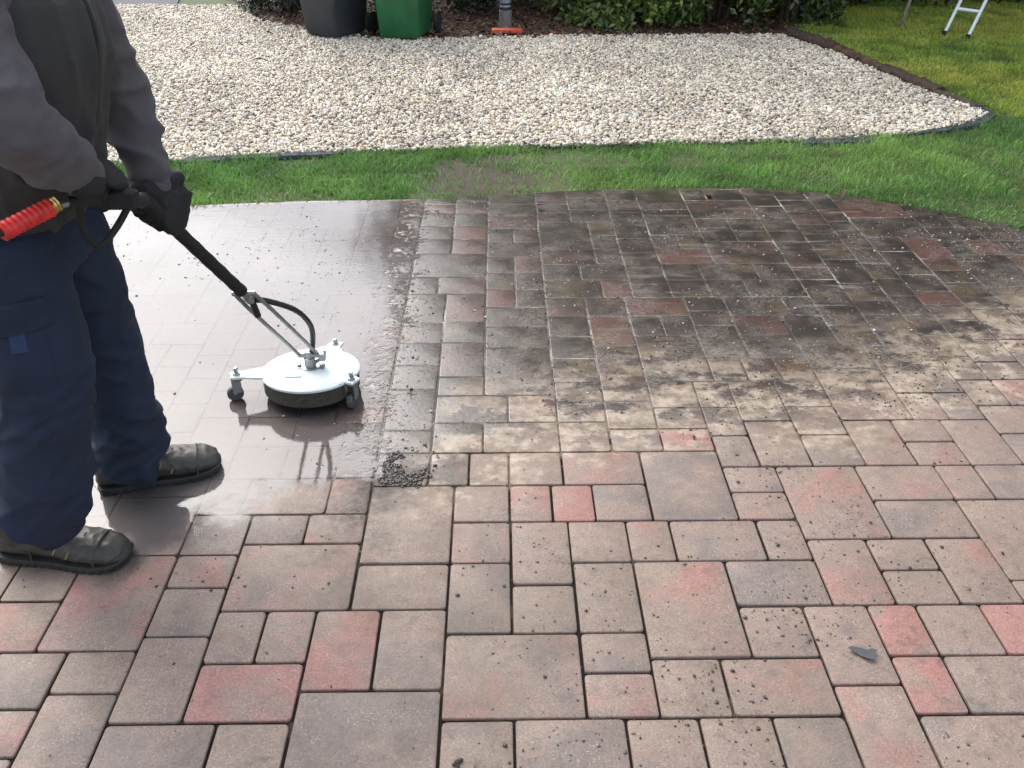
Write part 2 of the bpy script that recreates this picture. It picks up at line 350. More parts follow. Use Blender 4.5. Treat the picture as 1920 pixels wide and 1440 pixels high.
MAT = dict(
 paver=paver_material(), joint=joint_material(), lawn=lawn_material(),
 grass=attr_material('grass_blades', .5, trans=.4, noise_amt=.1), stone=attr_material('gravel_stone', .55, noise_amt=.18, coat=.15),
 crumb=attr_material('wet_dirt', .45, noise_amt=.3, coat=.4), leaf=attr_material('leaf', .42, trans=.22, noise_amt=.1),
 litter=attr_material('leaf_litter', .6, noise_amt=.2),
 gravelbed=simple('gravel_bed', (.085, .072, .058), .8, var=.45, scale=60, bump=.6, bscale=60),
 soil=simple('bark_soil', (.060, .034, .022), .85, var=.5, scale=35, bump=.8, bscale=60),
 road=simple('road_asphalt', (.13, .13, .135), .9, var=.2, scale=50, bump=.4, spec=.2),
 slate=simple('slate_stone', (.055, .057, .068), .85, var=.5, scale=28, bump=.8, bscale=50, spec=.25),
 timber=simple('rotten_timber', (.042, .022, .013), .8, var=.65, scale=30, bump=1.0, bscale=60),
 bark=simple('bark', (.05, .038, .028), .85, var=.4, scale=25, bump=1.0, bscale=50),
)

# ------------------------------------------------------------ outlines
EDGE = [(-6, G(-500, 430).y)] + [gxy(*p) for p in ((-300, 412), (330, 384), (600, 374), (860, 371), (950, 362), (1100, 354), (1250, 350), (1400, 350), (1520, 356), (1620, 370), (1760, 394), (1920, 428), (2120, 500))] + [(3.9, 2.9), (4.4, 1.0), (4.4, -3.1)]
def edge_y(x):
    for a, b in zip(EDGE[:-3], EDGE[1:]):
        if a[0] <= x <= b[0]: return a[1]+(b[1]-a[1])*(x-a[0])/(b[0]-a[0])
    return EDGE[0][1] if x < 0 else None
GN = [(-7.5, G(0, 318).y+.1)] + [gxy(*p) for p in ((-300, 325), (300, 304), (450, 293), (620, 286), (900, 277), (1100, 273), (1270, 268), (1500, 264), (1640, 256), (1750, 246), (1830, 228), (1850, 214))]
GT = [gxy(*p) for p in ((1836, 203), (1760, 172), (1690, 146), (1620, 118), (1560, 90), (1482, 66))]
GF = [gxy(*p) for p in ((1400, 66), (1200, 67), (1050, 68), (850, 73), (700, 72), (560, 52), (490, 40), (440, 12), (250, 11), (180, 11))]+[(-7.5, G(190, 11).y)]
GRAVEL = GN+GT+GF
def inside(P, poly):                      # vectorised point in polygon
    P = np.asarray(P); x, y = P[:, 0], P[:, 1]; c = np.zeros(len(P), bool); n = len(poly)
    for i in range(n):
        x1, y1 = poly[i]; x2, y2 = poly[(i+1) % n]
        k = ((y1 > y) != (y2 > y)) & (x < (x2-x1)*(y-y1)/((y2-y1) if y2 != y1 else 1e-9)+x1); c ^= k
    return c
PATIO = EDGE+[(-6, -3.1)]

# ------------------------------------------------------------ ground sheets
mb = MB(); mb.add([(-150, -60, -.014), (150, -60, -.014), (150, 250, -.014), (-150, 250, -.014)], [(0, 1, 2, 3)])
mb.build('lawn', MAT['lawn'], smooth=False, kind='structure')
def sheet(name, poly, z, mat, **k): 
    import bmesh
    bm = bmesh.new(); vs = [bm.verts.new((p[0], p[1], z)) for p in poly]; f = bm.faces.new(vs)
    bmesh.ops.triangulate(bm, faces=[f])
    me = bpy.data.meshes.new(name); bm.to_mesh(me); bm.free()
    o = link(name, me, mat, smooth=False, kind='structure')
    if me.polygons[0].normal.z < 0: me.flip_normals()
    return o
sheet('gravel_bed', GRAVEL, -.006, MAT['gravelbed'])
sheet('planting_bed', [gxy(1490, 62), gxy(1400, 68), gxy(1050, 70), gxy(700, 76), gxy(560, 56), gxy(480, 42), gxy(468, 20), gxy(490, 2)] + [(-3.6, 12.5), (3.6, 12.5), (3.0, 9.0)], -.002, MAT['soil'])
sheet('road', [(-40, G(190, 11).y), (-3.32, G(190, 11).y), (-3.6, 11.2), (-3.6, 15), (-40, 15)], .002, MAT['road'])
# joint bed: sits low between dry pavers, silted up to the top in the unwashed part
gx = np.arange(-6, 4.41, .08); gy = np.arange(-3.1, 5.2, .08)
def wetline(x): return np.interp(x, [p[0] for p in WET], [p[1] for p in WET])
V = []; idx = {}
XX, YY = np.meshgrid(gx, gy, indexing='ij'); pts = np.stack([XX.ravel(), YY.ravel()], 1)
ins = inside(pts, PATIO).reshape(XX.shape); rise = np.clip((YY-wetline(XX)+.10)/.28, 0, 1); ZZ = -.0075+.0067*rise*np.clip((XX+.9)/.4, .35, 1)
nx, ny = XX.shape; Fc = []
for i in range(nx-1):
    for j in range(ny-1):
        if ins[i, j] and ins[i+1, j] and ins[i, j+1] and ins[i+1, j+1]: Fc.append((i*ny+j, (i+1)*ny+j, (i+1)*ny+j+1, i*ny+j+1))
me = fastmesh('paving_joints', np.stack([XX.ravel(), YY.ravel(), ZZ.ravel()], 1), np.array(Fc))
link('paving_joints', me, MAT['joint'], kind='structure')

xe = [(x, y-.03) for x, y in EDGE if x < .3]
sheet('puddle', [(-5.9, 1.1), (xe[-1][0], 1.1)]+[p for p in xe[::-1]][:-1]+[(-5.9, xe[0][1])], .0016, water_material())

# ------------------------------------------------------------ block paving, one sheet of separate blocks
U, UY, OX, OY = .04, .0401, .0255, .038
KNOWN = [(-28,-22,35,43,'O'),(-22,-18,40,43,'p'),(-22,-18,36,40,'g'),(-22,-18,30,36,'t'),(-26,-22,32,35,'t'),(-30,-26,31,35,'g'),(-32,-28,35,39,'P'),(-32,-28,39,43,'t'),
(-26,-22,26,32,'g'),(-30,-26,28,31,'p'),(-22,-16,26,30,'g'),(-16,-12,26,30,'t'),(-18,-12,30,34,'P'),(-18,-15,34,38,'t'),(-15,-12,34,38,'p'),(-12,-8,32,38,'P'),(-8,-4,32,38,'g'),
(-12,-4,24,32,'g'),(-18,-10,38,44,'p'),(-10,-4,38,42,'t'),(-4,0,36,42,'g'),(0,4,36,40,'t'),(-4,4,30,36,'p'),(4,8,33,36,'g'),(4,8,30,33,'p'),(8,12,30,34,'t'),(12,18,30,34,'p'),
(-4,0,26,30,'g'),(0,6,26,30,'g'),(6,10,26,30,'t'),(10,14,26,30,'t'),(14,18,26,30,'g'),(18,22,24,32,'p'),(22,28,26,30,'t'),(25,31,30,34,'g'),(29,33,34,38,'P'),
(18,22,32,38,'p'),(14,18,34,38,'t'),(8,14,34,42,'p'),(14,20,38,42,'g'),(4,8,36,42,'t'),(0,4,40,46,'t'),(4,8,42,46,'t'),(8,11,42,46,'p'),(11,17,42,46,'g'),(17,20,42,46,'t'),
(-4,0,42,46,'p'),(-4,0,46,50,'t'),(-10,-4,42,50,'t'),(0,3,46,50,'p'),(3,6,46,50,'P'),(6,10,46,50,'g'),(10,16,46,54,'g'),(4,10,50,54,'p'),(0,4,50,54,'t'),(16,20,49,52,'g'),(16,20,46,49,'p'),
(20,26,44,52,'p'),(26,32,48,52,'p'),(26,32,44,48,'g'),(20,24,38,44,'p'),(24,28,41,44,'t'),(24,28,38,41,'t'),(28,32,38,44,'p'),(22,25,34,38,'P'),(25,29,34,38,'t'),(22,25,30,34,'P'),
(-22,-18,43,47,'g'),(-18,-14,44,47,'g'),(-14,-10,44,47,'p'),(-19,-13,47,51,'p'),(-13,-10,47,51,'p'),(-21,-17,51,55,'p'),(-17,-13,51,55,'p'),(-17,-13,55,58,'t'),(-13,-10,55,58,'p'),
(32,38,40,48,'t'),(32,36,37,40,'t'),(32,35,48,52,'p'),(35,39,48,52,'g'),(8,12,54,57,'g'),(12,16,54,57,'P'),(-28,-22,43,49,'O')]
occ = {}
rects = []
for r in KNOWN:
    rects.append(r)
    for i in range(r[0], r[1]):
        for j in range(r[2], r[3]): occ[i, j] = 1
SZ = [(6,4),(4,4),(4,4),(4,3),(3,4),(4,6),(6,8),(8,6),(6,4),(4,4)]
rr = random.Random(21)
for j in range(-75, 128):
    for i in range(-150, 110):
        if (i, j) in occ: continue
        def fits(a, b): return all((i+p, j+q) not in occ for p in range(a) for q in range(b))
        ch = rr.sample(SZ, len(SZ)); pick = None
        for a, b in ch:
            if not fits(a, b): continue
            # leave no one-unit sliver to the right
            k = 0
            while k < 3 and (i+a+k, j) not in occ: k += 1
            if k in (1, 2): continue
            pick = (a, b); break
        if not pick:
            for a, b in ((6,4),(5,4),(4,4),(4,3),(3,4),(5,3),(3,3),(3,2),(2,3),(2,2),(4,2),(2,1),(1,2),(3,1),(1,1)):
                if fits(a, b): pick = (a, b); break
        a, b = pick
        for p in range(a):
            for q in range(b): occ[i+p, j+q] = 1
        rects.append((i, i+a, j, j+b, rr.choice('tttppggPg')))
BIAS = {'t': (.28, .3), 'p': (.55, .35), 'P': (.86, .15), 'g': (.3, .70), 'O': (.62, .15)}
V = []; Fc = []; T = []
def clip_top(poly, x0, x1):
    ya, yb = edge_y(x0), edge_y(x1)
    if ya is None or yb is None: return None
    f = lambda p: ya+(yb-ya)*(p[0]-x0)/(x1-x0)-.012-p[1]
    out = []
    for a, b in zip(poly, poly[1:]+poly[:1]):
        fa, fb = f(a), f(b)
        if fa >= 0: out.append(a)
        if fa*fb < 0: t = fa/(fa-fb); out.append((a[0]+(b[0]-a[0])*t, a[1]+(b[1]-a[1])*t))
    return out
for (a, b, c, d, k) in rects:
    g = .0024+rr.random()*.0014; jx, jy = rr.uniform(-.0009, .0009), rr.uniform(-.0009, .0009)
    x0, x1, y0, y1 = OX+a*U+g+jx, OX+b*U-g+jx, OY+c*UY+g+jy, OY+d*UY-g+jy
    if k == 't' and 0: pass
    if y1 < -3 or y0 > 5.0 or x0 < -6 or x1 > 4.35: continue
    if min(x1-x0, y1-y0) < .012: continue
    q = min(.007, (x1-x0)*.3)
    poly = []
    for cx, cy, sx, sy in ((x0, y0, 1, 1), (x1, y0, -1, 1), (x1, y1, -1, -1), (x0, y1, 1, -1)):
        w1 = q*rr.uniform(.6, 1.5); w2 = w1*.3
        if sx*sy > 0: poly += [(cx, cy+sy*w1), (cx+sx*w2, cy+sy*w2), (cx+sx*w1, cy)]
        else: poly += [(cx+sx*w1, cy), (cx+sx*w2, cy+sy*w2), (cx, cy+sy*w1)]
    if x0 > 2.2 or y1 > 3.9:
        xm = (x0+x1)/2; e = edge_y(xm)
        if e is None or y0 > e+.3: continue
        poly = clip_top(poly, x0, x1)
        if not poly or len(poly) < 3 or max(p[1] for p in poly)-min(p[1] for p in poly) < .02: continue
    n = len(poly); mx = sum(p[0] for p in poly)/n; my = sum(p[1] for p in poly)/n
    wl = my > wetline(mx)-.02; q_ = .35 if wl else 1.0; tx, ty, h = rr.gauss(0, .0018)*q_, rr.gauss(0, .0018)*q_, rr.gauss(0, .0005)*q_
    base = len(V)
    for ins_, z in ((0, -.03), (0, -.0028*q_), (.0010, -.0009*q_), (.0028, 0.0)):
        for p in poly:
            dx, dy = mx-p[0], my-p[1]; L = math.hypot(dx, dy)
            # inset roughly along both axes
            px = p[0]+math.copysign(min(ins_, abs(dx)*.5), dx); py = p[1]+math.copysign(min(ins_, abs(dy)*.5), dy)
            V.append((px, py, z+h+(p[0]-mx)*tx+(p[1]-my)*ty))
    for s_ in range(3):
        for i in range(n): j2 = (i+1) % n; Fc.append((base+s_*n+i, base+s_*n+j2, base+s_*n+n+j2, base+s_*n+n+i))
    Fc.append(tuple(range(base+3*n, base+4*n)))
    pb, gb = BIAS[k]; T += [(rr.random(), min(1, max(0, pb+rr.uniform(-.08, .08))), min(1, max(0, gb+rr.uniform(-.15, .15))))]*(4*n)
me = raw('block_paving', V, Fc); vcol(me, 'tint', np.array(T))
o = link('block_paving', me, MAT['paver'], kind='structure'); me.set_sharp_from_angle(angle=R(50))

# ------------------------------------------------------------ scattered stuff
def blobs(P, size, colors, squash=(.55, .9), sub=1, jag=.25):
    """many small faceted stones in one mesh"""
    t = (1+5**.5)/2
    B = np.array([(-1, t, 0), (1, t, 0), (-1, -t, 0), (1, -t, 0), (0, -1, t), (0, 1, t), (0, -1, -t), (0, 1, -t), (t, 0, -1), (t, 0, 1), (-t, 0, -1), (-t, 0, 1)])/math.sqrt(1+t*t)
    Fi = np.array([(0, 11, 5), (0, 5, 1), (0, 1, 7), (0, 7, 10), (0, 10, 11), (1, 5, 9), (5, 11, 4), (11, 10, 2), (10, 7, 6), (7, 1, 8), (3, 9, 4), (3, 4, 2), (3, 2, 6), (3, 6, 8), (3, 8, 9), (4, 9, 5), (2, 4, 11), (6, 2, 10), (8, 6, 7), (9, 8, 1)])
    n = len(P); v = np.repeat(B[None], n, 0)*(1+RNG.uniform(-jag, jag, (n, 12, 1)))
    sc = np.stack([size, size*RNG.uniform(.6, 1.0, n), size*RNG.uniform(*squash, n)], 1); v = v*sc[:, None, :]
    th = RNG.uniform(0, 6.283, n); ti = RNG.normal(0, .3, n)
    c, s_ = np.cos(th)[:, None], np.sin(th)[:, None]
    x, y, z = v[..., 0], v[..., 1], v[..., 2]
    ct, st = np.cos(ti)[:, None], np.sin(ti)[:, None]; y, z = y*ct-z*st, y*st+z*ct
    v = np.stack([x*c-y*s_, x*s_+y*c, z], 2)+P[:, None, :]
    Fc = (Fi[None]+(np.arange(n)*12)[:, None, None]).reshape(-1, 3)
    return v.reshape(-1, 3), Fc, np.repeat(colors, 12, 0)
def scatter(poly, n, dens=None):
    xs = [p[0] for p in poly]; ys = [p[1] for p in poly]
    P = np.stack([RNG.uniform(min(xs), max(xs), n), RNG.uniform(min(ys), max(ys), n)], 1)
    P = P[inside(P, poly)]
    if dens is not None: P = P[RNG.random(len(P)) < dens(P)]
    return P
def pnoise(P, sc, seed=0): return np.array([noise.noise(Vector((p[0]*sc, p[1]*sc, seed))) for p in P.tolist()])
# gravel
P = scatter([p if p[0] > -4.6 else (-4.6, p[1]) for p in GRAVEL], 260000)
P = P[(P[:, 0] > -4.6)]
n = len(P); sz = np.clip(RNG.lognormal(math.log(.0088), .32, n), .004, .019)*(1+.25*(RNG.random(n) < .15))
pal = np.array([(.64, .59, .49), (.68, .65, .58), (.58, .51, .39), (.46, .41, .34), (.62, .54, .45), (.34, .30, .26), (.20, .18, .16), (.50, .38, .30), (.30, .30, .33)])
cc = pal[RNG.choice(len(pal), n, p=[.20, .20, .14, .15, .12, .07, .05, .035, .035])]*1.02*RNG.uniform(.8, 1.1, (n, 1))*(1+.22*pnoise(P, 1.3, 12)+.2*pnoise(P, 5, 14))[:, None]; cc = np.minimum(cc*np.array((1.09, 1.06, 1.0)), .8)
zz = RNG.uniform(-.004, .017, n)
v, f, c = blobs(np.column_stack([P, zz]), sz, cc)
me = fastmesh('gravel', v, f); vcol(me, 'tint', c); link('gravel', me, MAT['stone'], smooth=False, kind='stuff')
# crumbs of dirt thrown over the blocks
def crumb_d(P):
    g = P[:, 1]-wetline(P[:, 0]); n1 = pnoise(P, 1.6, 3); n2 = pnoise(P, 5, 9)
    d = .14+.9*np.clip(1-np.abs(g)/.35, 0, 1)+.25*(g > 0)
    d = np.where((P[:, 0] < -.35) & (g > -.1), .16, d)*np.where(P[:, 0] < -.15, .30, 1.0)
    d = d+.35*np.clip(1-np.abs(P[:, 1]-1.25)/.7, 0, 1)*(P[:, 0] > -.05)+.5*np.clip(1-np.abs(P[:, 1]-3.75)/.6, 0, 1)*(P[:, 0] < -.4)+.55*np.clip(1-np.abs(P[:, 0]+.38)/.16, 0, 1)*(P[:, 1] > 2.1)
    return np.clip(d*np.clip(.45+n1*1.1+n2*1.2, 0, 1.6), 0, 1)
P = scatter([(-2.4, .8), (2.4, .8), (3.2, 4.2), (-2.0, 4.2)], 90000, crumb_d)
Pc = np.column_stack([RNG.normal(G(765, 876).x, .05, 3200), RNG.normal(G(765, 876).y, .055, 3200)])
ang = np.hypot((Pc[:, 0]-G(775, 870).x)/.075, (Pc[:, 1]-G(775, 870).y)/.085); th_ = np.arctan2(Pc[:, 1]-G(775, 870).y, Pc[:, 0]-G(775, 870).x); nz_ = pnoise(Pc, 22, 1); arc = np.clip(1.15-np.abs(((th_+2.35+np.pi) % (2*np.pi))-np.pi)/1.7, 0, 1); Pc = Pc[(ang > .62+.5*nz_) & (ang < .95+.9*np.abs(nz_)+.25*arc) & (RNG.random(len(Pc)) < arc*(.6+nz_)+.10)]; nc = len(Pc)
P = np.vstack([P, Pc]); n = len(P); sz = RNG.gamma(1.6, .0008, n)+.0008; sz[-nc:] = sz[-nc:]*1.5+.001; sz = np.minimum(sz, .0075)
cc = np.array([(.035, .028, .022), (.06, .045, .035), (.02, .018, .016), (.09, .075, .06)])[RNG.integers(0, 4, n)]*RNG.uniform(.7, 1.2, (n, 1))
v, f, c = blobs(np.column_stack([P, sz*.35]), sz, cc, squash=(.3, .6), jag=.4)
me = fastmesh('dirt_crumbs', v, f); vcol(me, 'tint', c); link('dirt_crumbs', me, MAT['crumb'], smooth=False, kind='stuff')
# washed out grit, pale chips in the dirty water
P = scatter([(-.6, 2.0), (2.6, 2.0), (4.2, 4.2), (-1.3, 4.4)], 30000, lambda P: np.clip((P[:, 1]-wetline(P[:, 0])-.02)/.3, 0, 1)*np.clip(.4+pnoise(P, 2.4, 5)*1.5, 0, 1)*np.where((P[:, 0] > 1.9) & (P[:, 1] > 3.3), 1, .4))
n = len(P); sz = RNG.gamma(1.4, .0009, n)+.0009; cc = np.array([(.42, .38, .33), (.30, .27, .22), (.5, .48, .45), (.2, .19, .16)])[RNG.integers(0, 4, n)]
v, f, c = blobs(np.column_stack([P, sz*.4]), np.minimum(sz, .008), cc, squash=(.3, .6), jag=.4)
me = fastmesh('washed_grit', v, f); vcol(me, 'tint', c); link('washed_grit', me, MAT['stone'], smooth=False, kind='stuff')
# grass
def blades(P, h, cols, wd=.0022):
    n = len(P); th = RNG.uniform(0, 6.283, n); ln = RNG.normal(0, .45, (n, 2))*h[:, None]; wv = np.stack([np.cos(th), np.sin(th)], 1)*(wd*RNG.uniform(.7, 1.4, n))[:, None]
    z0 = np.full(n, -.016); a = np.column_stack([P-wv, z0]); b = np.column_stack([P+wv, z0])
    mid = P+ln*.35; c_ = np.column_stack([mid+wv*.8, z0+h*.6]); d = np.column_stack([mid-wv*.8, z0+h*.6]); e = np.column_stack([P+ln, z0+h*RNG.uniform(.8, 1, n)])
    v = np.stack([a, b, c_, d, e], 1).reshape(-1, 3); i = np.arange(n)*5
    f = np.concatenate([np.stack([i, i+1, i+2], 1), np.stack([i, i+2, i+3], 1), np.stack([i+3, i+2, i+4], 1)])
    return v, f, np.repeat(cols, 5, 0)
def mud_d(P):
    d = np.minimum(((P[:, 0]+.08)/.40)**2+((P[:, 1]-4.62)/.5)**2, ((P[:, 0]-.45)/.7)**2+((P[:, 1]-5.02)/.16)**2)+pnoise(P, 4, 2)*1.3
    return np.clip((d-.3)/1.3, .13, 1)*np.clip(.75+pnoise(P, 2.2, 6)*1.3, .3, 1)
strip = [(p[0], p[1]-.015) for p in EDGE[:11]]+[gxy(1700, 380), gxy(1920, 428), gxy(2120, 500)]+[(4.6, 3.2), (5.5, 5.0), gxy(1990, 230)]+[gxy(1852, 214)]+GN[::-1][1:]
P1 = scatter([(max(p[0], -4.2), p[1]) for p in strip], 360000, mud_d)
far = [gxy(1852, 214), gxy(2150, 230), (8, 6.2), (8.5, 13), (2.6, 13), gxy(1480, 54)]+[(p[0]+.10, p[1]+.05) for p in GT[::-1]]
P2 = scatter(far, 330000)
Pm = np.vstack([P1, P2]); n = len(Pm)
n1 = pnoise(Pm, 1.1, 4); n2 = pnoise(Pm, 4.5, 8)
h = RNG.uniform(.018, .050, n)*(1+.5*np.clip(n2, -.6, .8)); isfar = np.arange(n) >= len(P1)
g1 = np.array((.105, .235, .060)); g2 = np.array((.25, .40, .105)); g3 = np.array((.28, .30, .11))
k = np.clip(.45+n1*1.1+RNG.normal(0, .22, n)+isfar*.22, 0, 1)[:, None]; cc = g1*(1-k)+g2*k
cc = cc*np.where(isfar[:, None], np.array((1.9, 1.35, .8)), 1.0); dry = (RNG.random(n) < .05+.07*isfar)[:, None]; cc = np.where(dry, g3, cc)*np.clip(1+n2*.5, .6, 1.4)[:, None]
h = np.where(isfar, h*.75, h); 
v, f, c = blades(Pm, h, np.minimum(cc, .5), wd=np.where(isfar, .0042, .0028))
me = fastmesh('grass', v, f); vcol(me, 'tint', c); link('grass', me, MAT['grass'], kind='stuff')
# leaf litter under the shrubs
def leafmesh(P, nrm, size, cols, aspect=.45):
    """pointed, slightly folded leaves; P centres, nrm normals"""
    n = len(P); r = RNG.normal(0, 1, (n, 3)); t = np.cross(nrm, r); t /= np.linalg.norm(t, axis=1)[:, None]+1e-9; b = np.cross(nrm, t)
    s_ = size[:, None]; v = np.stack([P-t*s_, P+b*s_*aspect+nrm*s_*.12, P+t*s_, P-b*s_*aspect+nrm*s_*.12], 1).reshape(-1, 3)
    i = np.arange(n)*4; f = np.concatenate([np.stack([i, i+1, i+2], 1), np.stack([i, i+2, i+3], 1)]); return v, f, np.repeat(cols, 4, 0)
bed = [gxy(1484, 60), gxy(1400, 70), gxy(1050, 72), gxy(700, 80), gxy(560, 58), gxy(480, 42), gxy(465, 18), (-3.0, 10.5), (3.1, 10.5)]
P = np.vstack([scatter(bed, 9000), scatter([p for p in GRAVEL if p[0] > -4.6], 160), scatter([(-4, 4.2), (4, 4.2), (5, 6), (-4, 6)], 50)]); n = len(P); nr = RNG.normal(0, .35, (n, 3))+np.array((0, 0, 1)); nr /= np.linalg.norm(nr, axis=1)[:, None]
cc = np.array([(.11, .042, .022), (.07, .035, .02), (.16, .08, .04), (.05, .05, .02)])[RNG.integers(0, 4, n)]*RNG.uniform(.6, 1.3, (n, 1))
v, f, c = leafmesh(np.column_stack([P, RNG.uniform(.004, .03, n)]), nr, RNG.uniform(.015, .035, n), cc, .5)
me = fastmesh('leaf_litter', v, f); vcol(me, 'tint', c); link('leaf_litter', me, MAT['litter'], smooth=False, kind='stuff')

# ------------------------------------------------------------ edging stones and timber
def slab(name, pix, z0, z1, mat, label, cat, group=None, ctr=None):
    P = [gxy(*p) for p in pix]; cx = sum(p[0] for p in P)/len(P); cy = sum(p[1] for p in P)/len(P); Q = []
    for a, b in zip(P, P[1:]+P[:1]):
        for t in (0, .33, .66):
            x, y = a[0]+(b[0]-a[0])*t-cx, a[1]+(b[1]-a[1])*t-cy; j = 1+.10*noise.noise(Vector((x*9+cx*3, y*9, cy))); Q.append((x*j, y*j))
    m_ = MB(); n = len(Q); V = [(q[0], q[1], z0) for q in Q]+[(q[0], q[1], z1-.008) for q in Q]+[(q[0]*.95, q[1]*.95, z1+.004*noise.noise(Vector((q[0]*20, q[1]*20, 1)))) for q in Q]+[(0, 0, z1+.002)]
    Fc = [(k*n+i, k*n+(i+1) % n, k*n+n+(i+1) % n, k*n+n+i) for k in (0, 1) for i in range(n)]+[(2*n+i, 2*n+(i+1) % n, 3*n) for i in range(n)]
    m_.add(V, Fc); o = m_.build(name, mat, label=label, cat=cat, group=group); o.location = (cx, cy, 0); 
    if Vector(o.data.polygons[-1].normal).z < 0: o.data.flip_normals()
    return o
gE = 'dark slate edging stones along the gravel'
slab('edging_stone', [(1502, 272), (1575, 271), (1578, 262), (1508, 264)], -.02, .009, MAT['slate'], 'dark slate edging stone below the middle right gravel edge, wider of the adjoining pair', 'edging stone', gE)
slab('edging_stone', [(1580, 271), (1650, 265), (1640, 257), (1582, 262)], -.02, .009, MAT['slate'], 'dark slate edging stone at the gravel edge, right of its adjoining twin', 'edging stone', gE)
slab('edging_stone', [(1700, 256), (1782, 246), (1800, 232), (1730, 246)], -.02, .009, MAT['slate'], 'thin slate edging stone between the curved end slab and the straight edge', 'edging stone', gE)
slab('edging_stone', [(1786, 245), (1850, 232), (1866, 218), (1856, 206), (1838, 205), (1836, 222), (1806, 232)], -.02, .009, MAT['slate'], 'curved slate edging slab at the far right tip of the gravel', 'edging stone', gE)
slab('edging_stone', [(528, 296), (630, 291), (622, 284), (535, 287)], -.02, .009, MAT['slate'], 'slate edging stone by the gravel, right of the two beside the worker', 'edging stone', gE)
slab('edging_stone', [(428, 301), (522, 296), (528, 288), (436, 293)], -.02, .009, MAT['slate'], 'slate edging stone by the gravel, middle of the three near the worker', 'edging stone', gE)
slab('edging_stone', [(335, 309), (422, 302), (430, 293), (345, 299)], -.02, .009, MAT['slate'], 'slate edging stone by the gravel, nearest the worker sleeve', 'edging stone', gE)
def log(a, b, r, label, col):
    a, b = Vector((*gxy(*a), r*.55)), Vector((*gxy(*b), r*.5)); c = (a+b)/2; n = 22; m_ = MB(); pts = []; rad = []; L = (b-a).length
    for i in range(n+1):
        t = i/n; p = a+(b-a)*t-c; p.x += .012*noise.noise(Vector((t*6, c.x, 3))); p.z += .008*noise.noise(Vector((t*9, c.y, 5))); pts.append(p)
        rad.append(r*(1+.28*noise.noise(Vector((t*L*9, c.x, 0))))*(.75 if i in (0, n) else 1))
    m_.tube(pts, rad, 14, flat=.75)
    for k, q in enumerate(m_.v): q += Vector((noise.noise(q*45), noise.noise(q*45+Vector((9, 0, 0))), noise.noise(q*45+Vector((0, 9, 0)))))*.012
    o = m_.build('timber_edging', col, label=label, cat='timber edging', group='rotten timber edging along the right of the gravel'); o.location = c; return o
rot2 = simple('orange_rot', (.060, .030, .016), .85, var=.8, scale=22, bump=1.0, bscale=50)
log((1480, 68), (1568, 97), .060, 'dark upright timber edging piece at the far corner of the gravel', MAT['timber'])
log((1568, 97), (1650, 132), .045, 'reddish crumbling timber edging between far dark piece and long middle log', rot2)
log((1650, 132), (1762, 178), .048, 'longest rotten brown log edging the right side of the gravel', MAT['timber'])
log((1752, 176), (1836, 206), .028, 'thin dark stick of edging timber nearest the curved slate slab', MAT['bark'])

# ------------------------------------------------------------ wheelie bins
def wheelie_bin(name, loc, rz, body, lidm, label):
    t = empty(name, loc, rz, label=label, cat='wheelie bin'); t.scale = (.84, .86, .95)
    m_ = MB(); prof = [(0.03, .20, .235), (.05, .215, .25), (.40, .238, .29), (.92, .272, .345), (.93, .29, .362), (.965, .29, .362), (.968, .27, .34)]
    V = []; n = 0
    for z, a, b in prof:
        ring = []
        for sx, sy in ((1, -1), (1, 1), (-1, 1), (-1, -1)):
            for q in range(4):
                ang = {(1, -1): -90, (1, 1): 0, (-1, 1): 90, (-1, -1): 180}[(sx, sy)]+q*30; rr_ = .045
                ring.append((sx*(a-rr_)+rr_*math.cos(R(ang)), sy*(b-rr_)+rr_*math.sin(R(ang)), z))
        V += ring; n = len(ring)
    Fc = [(k*n+i, k*n+(i+1) % n, k*n+n+(i+1) % n, k*n+n+i) for k in range(len(prof)-1) for i in range(n)]+[tuple(range(n-1, -1, -1)), tuple(range((len(prof)-1)*n, len(prof)*n))]
    m_.add(V, Fc)
    m_.build('body', body, t)
    l = MB(); pts = []
    for k in range(9):
        u = k/8; y = -.37+.76*u; z = .975+.07*math.sin(math.pi*(u**.8)); pts.append((y, z))
    V = []; 
    for y, z in pts:
        for x, dz in ((-.305, -.03), (-.30, 0), (-.2, .012), (0, .018), (.2, .012), (.30, 0), (.305, -.03)): V.append((x, y, z+dz))
    Fc = [(i*7+k, i*7+k+1, i*7+8+k, i*7+7+k) for i in range(8) for k in range(6)]
    Fc += [tuple(range(6, -1, -1)), tuple(range(56, 63))]; b = len(V)
    V += [(-.305, -.37, .945), (.305, -.37, .945), (.305, .39, .945), (-.305, .39, .945)]; Fc += [(b, b+3, b+2, b+1)]
    l.add(V, Fc); lo = l.build('lid', lidm, t)
    hd = MB(); hd.tube([(-.24, .40, .93), (-.24, .44, .965), (.24, .44, .965), (.24, .40, .93)], .014, 10); hd.build('handle', lidm, t)
    ax = MB(); ax.tube([(-.27, .27, .105), (.27, .27, .105)], .012, 10); ax.build('axle', MAT['bark'], t)
    for sx in (-1, 1):
        wb = MB(); rot = Matrix.Rotation(R(90), 3, 'Y'); wb.lathe([(.055, -.024), (.085, -.024), (.098, -.018), (.10, 0), (.098, .018), (.085, .024), (.055, .024)], (sx*.262, .27, .1), 28, rot)
        wh = wb.build('wheel', rubber, t)
        hb = MB(); hb.lathe([(.0, -.01), (.05, -.026), (.056, -.02), (.056, .02), (.05, .026), (.0, .01)], (sx*.262, .27, .1), 20, rot, cap=False); hb.build('hub', hubm, wh)
    return t
rubber = simple('black_rubber', (.014, .014, .015), .6, var=.3, bump=.3)
hubm = simple('hub_plastic', (.035, .037, .04), .5)
green = simple('green_bin_plastic', (.016, .115, .042), .42, var=.18, scale=6, bump=.15, bscale=300)
